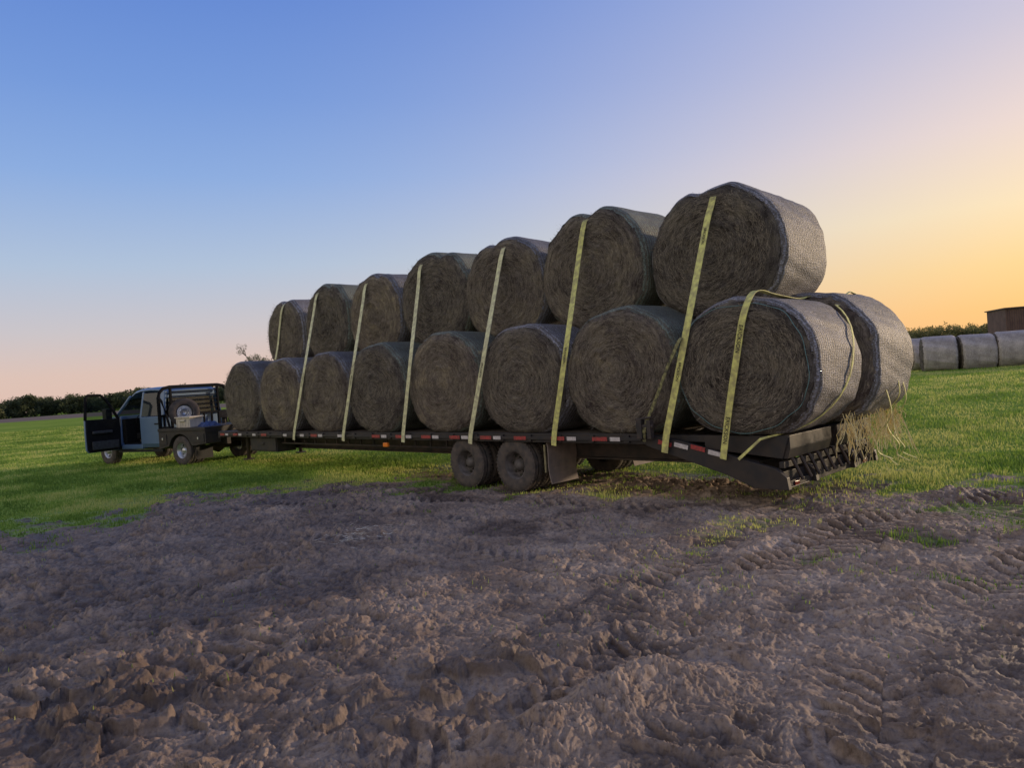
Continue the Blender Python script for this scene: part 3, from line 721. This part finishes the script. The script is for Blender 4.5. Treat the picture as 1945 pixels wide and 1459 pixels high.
for y0 in(8.12,9.45):
    mb=MB()
    y1=y0+1.15
    mb.box(-5.7,-3.95,y0,y0+.09,.78,.865); mb.box(-5.7,-3.95,y1-.09,y1,.78,.865)
    for k in range(9): mb.box(-5.65+k*.2,-5.58+k*.2,y0+.09,y1-.09,.80,.86)
    mb.prism([(-4.95,.70),(-3.95,.60),(-3.86,.86),(-4.95,.86)],y0-.02,y0-.001)
    mb.box(-3.95,-3.86,y0,y1,.72,.87)
    mb.prism([(-3.95,.72),(-3.86,.72),(-3.90,.60),(-3.95,.60)],y0,y1)
    T(mb,'folded_ramp',[M_black],.005)
mb=MB()
mb.box(-4.12,-3.98,8.06,10.64,.28,.44); mb.box(-3.98,-3.90,8.06,10.64,.26,.34)
mb.box(-4.25,-3.88,8.06,8.60,.265,.28)
mb.box(-3.97,-3.91,8.05,10.62,.50,.57)
T(mb,'rear_bumper',[M_black],.004)
for k in range(11):
    y=8.2+k*.225
    mb=MB(); mb.beam((-3.885,y,.60),(-3.83,y+.13,.34),.03,.03); T(mb,'ramp_cleat',[M_blackm],.004)
for y in(8.25,10.3):
    mb=MB(); mb.box(-3.896,-3.885,y,y+.12,.275,.325); T(mb,'tail_lamp',[M_redl],.004)
def straw_mesh(name,n,fn,mat,wr=(.0015,.0035)):
    V=[];Fc=[]
    for k in range(n):
        pts=fn(k); w=random.uniform(*wr)
        b=len(V)
        for p in pts: V+= [(p[0]-w,p[1]-w,p[2]),(p[0]+w,p[1]+w,p[2])]
        for i in range(len(pts)-1): Fc.append((b+2*i,b+2*i+1,b+2*i+3,b+2*i+2))
    me=bpy.data.meshes.new(name); me.from_pydata(V,[],Fc); me.materials.append(mat); me.update()
    o=bpy.data.objects.new(name,me); COL.objects.link(o); return o
def hang(k):
    cl=random.choice([9.3,9.75,10.2,10.35,10.7,10.75,10.8]); y=cl+random.gauss(0,.09); x=-3.72+random.uniform(0,.16); z=random.uniform(.78,1.05); l=random.uniform(.12,.38)*(1.8 if k%6==0 else 1)
    a=random.uniform(-.6,.6); bq=random.uniform(-.4,.4)
    return [(x+bq*t*l+random.uniform(-.015,.015),y+a*t*l+.04*math.sin(t*5+k),z-t*l) for t in(0,.25,.5,.75,1)]
o=straw_mesh('loose_straw',240,hang,M_strawy,(.0016,.0042)); o['kind']='stuff'; o['label']='loose golden straw hanging off the trailer tail'; o['category']='straw'
sx,sy=fr(8.6,-2.0)
def lie(k):
    a=random.gauss(.75,.35); l=random.uniform(.05,.22); x=sx+random.gauss(0,.22); y=sy+random.gauss(0,.18)
    z=float(ground_h(np.array([x]),np.array([y]))[0])+random.uniform(.012,.035)
    return [(x+math.cos(a)*l*t,y+math.sin(a)*l*t,z+.01*math.sin(3*t)) for t in(0,.5,1)]
o=straw_mesh('straw_wisp',90,lie,simple('bleached_straw',(.66,.62,.54),.8,0,.2,20),(.002,.005)); o['kind']='stuff'; o['label']='bleached straw wisps lying on the churned mud'; o['category']='straw'

# ---------------------------------------------------------------- truck
TA=math.atan2(-.2535,-.967)
TP=(-21.2,8.72,0)
TK=empty('pickup_truck',TP,TA); bpy.context.view_layer.update()
tag(TK,'silver blue crew cab flatbed truck with its driver door open','truck')
def K(mb,name,mats,bevel=0,parent=None,matrix=None): return mb.obj(name,mats,parent or TK,bevel=bevel,matrix=matrix)
def arch(cx,r,z0,n=9):
    return [(cx+r*math.cos(a),max(z0,.40+r*math.sin(a))) for a in [math.pi*i/(n-1) for i in range(n)]]
def loft(mb,secs,m=0,smooth=False):
    n=len(secs[0][1]); vs=[];fs=[]
    for x,pr in secs: vs+=[(x+ (p[2] if len(p)>2 else 0),p[0],p[1]) for p in pr]
    for i in range(len(secs)-1):
        for k in range(n): fs.append((i*n+k,i*n+(k+1)%n,(i+1)*n+(k+1)%n,(i+1)*n+k))
    mb.add(vs,fs,m,smooth)
    mb.add(vs[:n],[tuple(range(n))[::-1]],m); mb.add(vs[-n:],[tuple(range(n))],m)
mb=MB()
prof=[(3.13,.55),(3.13,1.42),(3.35,1.43),(3.9,1.41),(4.35,1.37),(4.68,1.29),(4.82,1.08),(4.86,.58)]+[(p[0],p[1]) for p in arch(3.85,.50,.55)]
w=[.99,.92,.90,.90,.88,.86,.92,.95]+[.99]*9
mb.prism(prof,0,0,0,w=w)
def side(y,h0,h1):
    return [(-y+.04,h0),(-y,h0+.12),(-y-.01,1.0),(-y,1.22),(-y+.05,h1),(y-.05,h1),(y,1.22),(y+.01,1.0),(y,h0+.12),(y-.04,h0)]
loft(mb,[(1.0,side(.96,.48,1.38)),(2.08,side(.985,.48,1.39))])
mb.prism([(2.08,.44),(3.13,.44),(3.13,.58),(2.08,.58)],-.97,.97)
mb.prism([(2.08,.58),(3.13,.58),(3.13,1.36),(2.08,1.36)],-.98,-.90)
def roof(w_,z): return [(-w_,z-.10),(-w_+.02,z-.05),(-w_+.07,z-.015),(-w_+.2,z+.005),(0,z+.03),(w_-.2,z+.005),(w_-.07,z-.015),(w_-.02,z-.05),(w_,z-.10),(w_-.1,z-.08),(0,z-.05),(-w_+.1,z-.08)]
loft(mb,[(.98,roof(.76,2.06)),(1.04,roof(.81,2.13)),(1.25,roof(.84,2.18)),(1.7,roof(.85,2.21)),(2.2,roof(.85,2.20)),(2.5,roof(.83,2.15)),(2.68,roof(.81,2.08)),(2.8,roof(.79,2.0))],0,True)
for sgn in(-1,1):
    y0,y1=.955*sgn,.82*sgn
    mb.beam((1.08,y0-.01*sgn,1.34),(1.12,y1,2.09),.07,.22); mb.beam((2.08,y0,1.34),(2.05,y1,2.10),.06,.10)
    mb.beam((3.40,.91*sgn,1.40),(2.72,y1,2.0),.07,.08)
mb.beam((1.06,-.8,1.97),(1.06,.8,1.97),.08,.20)
K(mb,'cab_body',[M_paint],.03)
def pane(q):
    mb=MB(); mb.add(q,[(0,1,2,3)]); K(mb,'cab_window',[M_glass])
pane([(1.2,.972,1.39),(2.03,.972,1.39),(2.01,.85,2.05),(1.24,.85,2.05)])
pane([(1.2,-.972,1.39),(2.03,-.972,1.39),(2.01,-.85,2.05),(1.24,-.85,2.05)])
pane([(2.12,-.975,1.39),(3.25,-.95,1.40),(2.68,-.85,2.02),(2.1,-.85,2.05)])
pane([(3.43,-.88,1.425),(3.43,.88,1.425),(2.76,.77,2.02),(2.76,-.77,2.02)])
pane([(1.02,-.78,1.39),(1.02,.78,1.39),(1.05,.74,1.87),(1.05,-.74,1.87)])
mb=MB()
mb.prism([(1.10,.72),(1.16,.58),(2.07,.58),(2.07,1.15),(2.07,1.365),(1.10,1.365)],.975,1.004); 
dr=K(mb,'rear_door',[M_paint],.02)
mb=MB(); mb.box(1.16,1.36,1.006,1.03,1.14,1.18); K(mb,'handle',[M_blk],.008,dr)
mb=MB(); mb.beam((1.0,1.02,.40),(3.15,1.02,.40),.07); mb.beam((1.3,1.0,.40),(1.3,.6,.5),.04); mb.beam((2.8,1.0,.40),(2.8,.6,.5),.04); K(mb,'running_board',[M_blk])
for xs in(1.35,2.25):
    for ys in(-.45,.45):
        mb=MB()
        mb.box(xs,xs+.5,ys-.26,ys+.26,.72,.9); mb.box(xs-.06,xs+.10,ys-.25,ys+.25,.88,1.52); mb.box(xs-.04,xs+.06,ys-.13,ys+.13,1.50,1.74)
        K(mb,'seat',[M_int],.03)
mb=MB()
mb.box(2.95,3.2,-.9,.9,.62,1.34); mb.box(2.1,3.1,-.9,.9,.58,.62); K(mb,'dashboard',[M_int],.03)
mb=MB(); mb.lathe([(.17,-.015),(.19,0),(.17,.015)],20,0,M=Matrix.Translation((2.80,.45,1.25))@Matrix.Rotation(math.radians(65),4,'Z')); K(mb,'steering_wheel',[M_int])
oa=math.radians(86)
mb=MB(); 
mb.prism([(0,.50),(.04,.44),(.93,.44),(.99,.52),(1.0,1.0),(.99,1.40),(0,1.38)],-.10,-.02,0); mb.prism([(.015,.51),(.05,.455),(.92,.455),(.975,.53),(.985,1.0),(.975,1.40),(.015,1.38)],-.02,.03,1)
mb.tube([(.02,-.04,1.36),(.22,-.04,1.72),(.38,-.04,1.99),(.50,-.04,2.09),(.84,-.04,2.10),(.92,-.04,2.04),(.97,-.04,1.38)],.045,6,1)
D=Matrix.Translation((3.10,.975,0))@Matrix.Rotation(oa,4,'Z')
DO=K(mb,'front_door',[M_paint,M_int],.012,None,D); DO['label']='driver door standing wide open'
mb=MB(); mb.box(.28,.84,.032,.10,.98,1.06); K(mb,'armrest',[M_trim],.015,DO)
mb=MB(); mb.box(.10,.86,.032,.08,.52,.76); K(mb,'door_pocket',[M_trim],.015,DO)
mb=MB(); mb.add([(.04,-.04,1.37),(.96,-.04,1.37),(.92,-.04,2.06),(.46,-.04,2.06)],[(0,1,2,3)]); K(mb,'door_glass',[M_glassc],0,DO)
mb=MB(); mb.box(.12,.30,-.42,-.18,1.32,1.68); mb.beam((.15,-.2,1.36),(.12,-.05,1.34),.05); K(mb,'wing_mirror',[M_blk],.02,DO)
mb=MB(); mb.box(4.8,4.98,-.98,.98,.50,.74); K(mb,'front_bumper',[M_alu],.03)
mb=MB(); mb.box(4.80,4.865,-.55,.55,.78,1.15); K(mb,'grille',[M_blk],.02)
for sg in(-1,1):
    mb=MB(); mb.box(4.70,4.86,.60 if sg>0 else -.93,.93 if sg>0 else -.60,.88,1.1); K(mb,'headlight',[M_lamp],.02)
mb=MB(); mb.box(-1.05,4.7,-.48,-.36,.50,.70); mb.box(-1.05,4.7,.36,.48,.50,.70); mb.tube([(0,-1.0,.40),(0,1.0,.40)],.08,10); mb.tube([(3.85,-.8,.40),(3.85,.8,.40)],.06,10); mb.lathe([(0,-.17),(.13,-.12),(.18,0),(.13,.12),(0,.17)],16,0,(0,0,.40))
mb.box(1.0,3.1,-.8,.8,.42,.5)
K(mb,'chassis',[M_blackm])
mb=MB(); mb.box(-1.12,.93,-1.22,1.22,.94,1.02); mb.box(-1.13,-1.12,-1.22,1.22,.86,1.02)
K(mb,'flatbed',[M_black],.01)
for sg in(-1,1):
    mb=MB(); a,b_=(1.20,.72) if sg>0 else (-.72,-1.20)
    y0,y1=min(a,b_),max(a,b_)
    mb.prism([(.50,.52),(.93,.44),(.93,.94),(-1.12,.94),(-1.12,.58),(-.52,.52)]+[( -(.50)*math.cos(q),.42+.44*math.sin(q)) for q in [math.pi*i/8 for i in range(1,8)]],y0,y1)
    o=K(mb,'side_toolbox',[M_black],.01)
    yy=1.203*sg
    for (xa,xb,za,zb,lx) in((.56,.88,.56,.86,.72),(-1.06,-.58,.62,.86,-.82)):
        mb=MB(); mb.box(xa,xb,min(yy,yy+.012*sg),max(yy,yy+.012*sg),za,zb)
        K(mb,'toolbox_lid',[M_black],.006,o)
        mb=MB(); mb.box(lx-.025,lx+.025,min(yy+.014*sg,yy+.03*sg),max(yy+.014*sg,yy+.03*sg),.70,.76); K(mb,'latch',[M_alu],.004,o)
    place_wheel(TK,(3.85,.85*sg,.395),math.pi if sg>0 else 0,.40,.25,.215,.08,[M_alu])
    place_wheel(TK,(0,1.05*sg,.395),math.pi if sg>0 else 0,.40,.235,.215,.14,[M_alu])
    place_wheel(TK,(0,.78*sg,.395),math.pi if sg>0 else 0,.40,.235,.215,.14,[M_alu])
    mb=MB(); y0,y1=(.66,1.18) if sg>0 else (-1.18,-.66)
    mb.box(-.66,-.645,y0,y1,.16,.52); K(mb,'mud_flap',[M_blk],.003)
mb=MB()
for sg in(-1,1):
    mb.tube([(.88,1.16*sg,1.02),(.88,1.16*sg,1.88),(.88,1.12*sg,2.03),(.88,1.0*sg,2.14),(.88,.8*sg,2.18),(.88,0,2.18)],.05,8)
    mb.beam((.88,.78*sg,1.02),(.88,.78*sg,2.16),.06)
    mb.beam((.88,1.14*sg,1.05),(.35,1.14*sg,1.05),.05)
    mb.tube([(.86,1.16*sg,1.90),(.74,1.16*sg,1.78),(.55,1.16*sg,1.35),(.45,1.16*sg,1.04)],.035,6)
mb.beam((.88,-1.16,1.38),(.88,1.16,1.38),.06)
for k in range(5): mb.beam((.88,-.76,1.52+k*.13),(.88,.76,1.52+k*.13),.035,.03)
for k in range(9): mb.beam((.88,-1.05+k*.26,1.02),(.88,-1.05+k*.26,1.38),.04)
K(mb,'headache_rack',[M_int],.003)
def tw_(x,y,z): 
    v=Matrix.Translation(TP)@Matrix.Rotation(TA,4,'Z')@Vector((x,y,z)); return v
st=empty('spare_tyre',tw_(.56,.60,1.43),0); st.rotation_euler=(0,0,TA+math.radians(-90-28)+math.pi)
tag(st,'upright spare wheel standing on the truck bed','spare wheel')
place_wheel(st,(0,0,0),0,.405,.22,.235,.08,[M_alu],rx=0)
mb=MB(); mb.box(-.30,.30,-.2,.2,0,.26); mb.box(-.33,.33,-.23,.23,.26,.30); mb.box(-.12,.12,-.245,-.2,.17,.21)
for k in range(5): mb.box(-.28+k*.12,-.24+k*.12,-.21,-.2,.02,.23)
o=mb.obj('storage_tote',[M_tote],bevel=.012); o.location=tw_(.0,.86,1.022); o.rotation_euler=(0,0,TA+math.pi); tag(o,'beige lidded plastic tote on the truck bed','storage box')
V=[];Fc=[];n_=26
for i in range(n_):
    for j in range(n_):
        u=i/(n_-1)*2-1; v=j/(n_-1)*2-1; q=max(abs(u),abs(v))
        V.append((u*.20+.02*math.sin(9*v),v*.24,max(0,(1-q**3)*(.09+.08*float(pn(np.array([u*2.3+3]),np.array([v*2.3]),7)[0])+.04*abs(math.sin(u*8+v*5))))))
for i in range(n_-1):
    for j in range(n_-1): Fc.append((i*n_+j,(i+1)*n_+j,(i+1)*n_+j+1,i*n_+j+1))
mb=MB(); mb.add(V,Fc,0,True)
o=mb.obj('blue_tarp',[M_bluep]); o.location=tw_(-.62,.70,1.022); tag(o,'crumpled blue tarpaulin bundle on the truck bed','tarpaulin')

# ---------------------------------------------------------------- background bales
BG='row of pale wrapped bales in the pasture'
sp0=np.array([-10.6,37.8]); a20=math.radians(20); RD=R*math.cos(a20)-F*math.sin(a20)
for k in range(7):
    if k==0: p=np.array(fr(36.8,20.35))
    else: p=sp0+RD*1.46*(k-1)
    zz=float(rise(np.array([p[0]]),np.array([p[1]]))[0])
    make_bale(400+k,(p[0],p[1],zz+.74+random.uniform(-.03,.03)),.82,.82,.72 if k else .7,ns=0,net=0,rot=math.radians(-44.3-20+random.uniform(-5,5)+(18 if k==0 else 0)),netmat=M_pale,
      label='weathered pale wrapped round bale standing on the grass',group=BG)
# ---------------------------------------------------------------- barn
bp=fr(72,48.4); ba=math.atan2(R[1],R[0])-math.radians(15)
BN=empty('barn',(bp[0],bp[1],.6),ba); tag(BN,'low dark red brown metal barn behind the bale row','barn')
def corr():
    m,nt,b=newmat('rust_brown_corrugated_steel')
    tc=N(nt,'ShaderNodeTexCoord'); wv=N(nt,'ShaderNodeTexWave'); wv.inputs['Scale'].default_value=1.6; L(nt,tc.outputs['Object'],wv.inputs['Vector'])
    no=N(nt,'ShaderNodeTexNoise'); no.inputs['Scale'].default_value=1.5; L(nt,tc.outputs['Object'],no.inputs['Vector'])
    r=ramp(nt,[(.3,(.09,.048,.042)),(.7,(.15,.085,.07))]); L(nt,no.outputs['Fac'],r.inputs['Fac']); L(nt,r.outputs[0],b.inputs['Base Color'])
    bm=N(nt,'ShaderNodeBump'); bm.inputs['Distance'].default_value=.05; L(nt,wv.outputs['Fac'],bm.inputs['Height']); L(nt,bm.outputs[0],b.inputs['Normal']); b.inputs['Roughness'].default_value=.7
    return m
M_corr=corr()
mb=MB()
mb.box(0,3.2,0,.15,-.3,4.5); mb.box(9.2,13,0,.15,-.3,4.5); mb.box(19,24,0,.15,-.3,4.5); mb.box(3.2,9.2,0,.15,3.7,4.5); mb.box(13,19,0,.15,3.7,4.5)
mb.box(0,.15,.15,5,-.3,4.5); mb.box(23.85,24,.15,5,-.3,4.5); mb.box(.15,23.85,4.85,5,-.3,4.5)
mb.obj('wall',[M_corr],BN)
mb=MB(); mb.prism([(-.15,4.51),(24.2,4.51),(24.2,4.62),(-.15,4.62)],-.2,5.2)
mb.obj('roof',[simple('dull_roof_steel',(.10,.07,.06),.6,.1,.2,2)],BN)
for xa in(3.25,13.05):
    mb=MB(); mb.box(xa,xa+5.9,.03,.10,-.3,3.69); mb.obj('door',[simple('dark_sliding_door',(.06,.04,.038),.7,0,.2,2)],BN)
# ---------------------------------------------------------------- trees
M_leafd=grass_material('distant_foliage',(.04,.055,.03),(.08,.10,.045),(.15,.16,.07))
M_leafw=grass_material('sunlit_distant_foliage',(.11,.12,.05),(.18,.18,.07),(.30,.26,.11))  # lighter warm copy with sunlight and haze painted into the leaf colour
M_bark=simple('bark',(.07,.05,.04),.9,0,.3,10)
def leaf_cloud(centres,rads,n_each,size,rs):
    P=[];t=[]
    for (c,rd) in zip(centres,rads):
        n=n_each; d=rs.normal(0,1,(n,3)); d/=np.linalg.norm(d,axis=1)[:,None]; q=rs.uniform(.2,1.1,n)**.5
        p=np.array(c)+d*q[:,None]*np.array(rd)
        a=rs.normal(0,size,(n,3)); b=rs.normal(0,size,(n,3))
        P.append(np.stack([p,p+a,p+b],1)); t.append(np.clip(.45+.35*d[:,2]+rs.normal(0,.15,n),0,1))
    P=np.concatenate(P); t=np.concatenate(t); return P,t
def wood(name,s,ph0,ph1,count,hmin,hmax,mat,seed,label,z0=0):
    rs=np.random.RandomState(seed); cs=[];rd=[]
    for k in range(count):
        ph=ph0+(ph1-ph0)*(k+rs.uniform(-.4,.4))/count; q=s*(1+rs.uniform(-.04,.06))
        h=hmin+(hmax-hmin)*max(0,.45+.9*float(pn(np.array([k*.09]),np.array([seed*1.3]),5)[0])+rs.uniform(-.22,.22))
        x,y=fr(q*math.cos(ph),q*math.sin(ph))
        for j in range(6):
            rr=h*rs.uniform(.12,.24)
            cs.append((x+rs.uniform(-1,1)*h*.35,y+rs.uniform(-1,1)*h*.35,z0+h*rs.uniform(.12,.82))); rd.append((rr,rr,rr*.85))
    P,t=leaf_cloud(cs,rd,70,s*.0012,rs)
    n=len(P); me=np_mesh(name,P.reshape(-1,3),None,np.arange(n*3).reshape(-1,3),[mat],smooth=False)
    a=me.attributes.new('tint','FLOAT','POINT'); a.data.foreach_set('value',np.repeat(t,3).astype(np.float32))
    o=bpy.data.objects.new(name,me); COL.objects.link(o); o['kind']='stuff'; o['label']=label; o['category']='trees'
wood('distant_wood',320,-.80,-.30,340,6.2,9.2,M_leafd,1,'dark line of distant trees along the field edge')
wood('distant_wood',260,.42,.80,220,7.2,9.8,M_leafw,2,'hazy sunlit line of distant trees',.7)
def tree(loc,h,cr,seed,mat,label):
    rs=np.random.RandomState(seed); E=empty('tree',loc); tag(E,label,'tree')
    mb=MB(); mb.tube([(0,0,-.2),(.05,.03,h*.3),(0,.1,h*.6),(.1,0,h*.85)],[.22,.17,.10,.04],8)
    ends=[]
    for k in range(18):
        a=rs.uniform(0,6.28); z=h*rs.uniform(.35,.8); l=cr*rs.uniform(.5,1); e=(l*math.cos(a),l*math.sin(a),z+l*rs.uniform(.4,.9))
        mb.tube([(0,0,z),(e[0]*.5,e[1]*.5,z+(e[2]-z)*.4),e],[.07,.045,.02],5); ends.append(e)
        for j in range(3):
            e2=(e[0]+rs.uniform(-.7,.7),e[1]+rs.uniform(-.7,.7),e[2]+rs.uniform(0,.8)); mb.tube([(e[0]*.7,e[1]*.7,z+(e[2]-z)*.65),e2],[.035,.015],4); ends.append(e2)
    mb.obj('trunk',[M_bark],E)
    P,t=leaf_cloud(ends,[(.45,.45,.38)]*len(ends),60,.07,rs)
    n=len(P); me=np_mesh('crown',P.reshape(-1,3),None,np.arange(n*3).reshape(-1,3),[mat],smooth=False)
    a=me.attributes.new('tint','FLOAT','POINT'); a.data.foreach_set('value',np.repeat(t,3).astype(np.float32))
    o=bpy.data.objects.new('crown',me); COL.objects.link(o); o.parent=E
p=fr(90,-31.0); tree((p[0],p[1],0),7.3,1.8,4,M_leafd,'small sparse tree rising behind the bales')

# ---------------------------------------------------------------- sky, sun
saz=math.radians(64); sel=math.radians(9)
SD=Vector((F[0]*math.cos(saz)+R[0]*math.sin(saz),F[1]*math.cos(saz)+R[1]*math.sin(saz),math.tan(sel))).normalized()
W=bpy.data.worlds.new('World'); scene.world=W; W.use_nodes=True; nt=W.node_tree
bg=nt.nodes['Background']
tc=N(nt,'ShaderNodeTexCoord'); nv=N(nt,'ShaderNodeVectorMath',operation='NORMALIZE'); L(nt,tc.outputs['Generated'],nv.inputs[0])
sp=N(nt,'ShaderNodeSeparateXYZ'); L(nt,nv.outputs[0],sp.inputs[0]); x,y,z=sp.outputs
hl=math_(nt,'MAXIMUM',math_(nt,'SQRT',math_(nt,'ADD',math_(nt,'MULTIPLY',x,x),math_(nt,'MULTIPLY',y,y))),.001)
ga=math.radians(57); sh=Vector((F[0]*math.cos(ga)+R[0]*math.sin(ga),F[1]*math.cos(ga)+R[1]*math.sin(ga)))
dd=math_(nt,'DIVIDE',math_(nt,'ADD',math_(nt,'MULTIPLY',x,sh.x),math_(nt,'MULTIPLY',y,sh.y)),hl)
away=ramp(nt,[(0,lin(222,190,176)),(.04,lin(218,191,181)),(.09,lin(200,193,198)),(.165,lin(174,191,215)),(.27,lin(138,170,221)),(.36,lin(116,152,216)),(.5,lin(90,128,206)),(1,lin(100,122,176))])
sun_=ramp(nt,[(0,lin(246,182,108)),(.04,lin(252,194,112)),(.09,lin(254,211,136)),(.155,lin(254,226,178)),(.24,lin(240,216,204)),(.34,lin(208,199,213)),(.46,lin(172,182,220)),(1,lin(124,138,180))])
back=ramp(nt,[(0,lin(222,198,176)),(.1,lin(250,228,205)),(.3,lin(244,234,218)),(.6,lin(200,198,204)),(1,lin(124,138,180))])  # unseen sky behind the camera, brightened and warmed to lift the shaded sides
for r_ in(away,sun_,back): L(nt,z,r_.inputs['Fac'])
f1=math_(nt,'POWER',math_(nt,'MAXIMUM',math_(nt,'DIVIDE',dd,.96),0.0),2.9)
f1=math_(nt,'MINIMUM',f1,1.0)
m1=N(nt,'ShaderNodeMix',data_type='RGBA'); L(nt,f1,m1.inputs[0]); L(nt,away.outputs[0],m1.inputs[6]); L(nt,sun_.outputs[0],m1.inputs[7])
mr=N(nt,'ShaderNodeMapRange',interpolation_type='SMOOTHSTEP'); L(nt,dd,mr.inputs[0]); mr.inputs[1].default_value=-.1; mr.inputs[2].default_value=-.75
m2=N(nt,'ShaderNodeMix',data_type='RGBA'); L(nt,mr.outputs[0],m2.inputs[0]); L(nt,m1.outputs[2],m2.inputs[6]); L(nt,back.outputs[0],m2.inputs[7])
L(nt,m2.outputs[2],bg.inputs['Color']); bg.inputs['Strength'].default_value=1.0
sky=N(nt,'ShaderNodeTexSky'); sky.sky_type='NISHITA'; sky.sun_disc=False; sky.sun_elevation=sel; sky.sun_rotation=math.atan2(SD.x,SD.y)
b2=N(nt,'ShaderNodeBackground'); L(nt,sky.outputs[0],b2.inputs['Color']); b2.inputs['Strength'].default_value=.008
ad=N(nt,'ShaderNodeAddShader'); L(nt,bg.outputs[0],ad.inputs[0]); L(nt,b2.outputs[0],ad.inputs[1]); L(nt,ad.outputs[0],nt.nodes['World Output'].inputs['Surface'])
sl=bpy.data.lights.new('sun','SUN'); sl.energy=3.0; sl.angle=math.radians(2.5); sl.color=(1,.76,.50)
so=bpy.data.objects.new('sun',sl); COL.objects.link(so); so.rotation_euler=SD.to_track_quat('Z','Y').to_euler(); so.location=(0,0,30)
# ---------------------------------------------------------------- camera
cam=bpy.data.cameras.new('camera'); cam.lens=26.0; cam.sensor_width=36; cam.sensor_fit='HORIZONTAL'; cam.clip_end=8000; cam.clip_start=.05
co=bpy.data.objects.new('camera',cam); COL.objects.link(co); scene.camera=co
pit=math.atan(10.9/1405); rol=math.radians(4.03)
Fv=Vector((F[0]*math.cos(pit),F[1]*math.cos(pit),-math.sin(pit))).normalized(); R0=Vector((R[0],R[1],0)).normalized(); U0=R0.cross(Fv)
Ri=R0*math.cos(rol)-U0*math.sin(rol); Ui=R0*math.sin(rol)+U0*math.cos(rol)
mt=Matrix((Ri,Ui,-Fv)).transposed().to_4x4(); mt.translation=Vector((0,0,EYE)); co.matrix_world=mt
scene.view_settings.view_transform='Standard'; scene.view_settings.look='None'; scene.view_settings.exposure=0
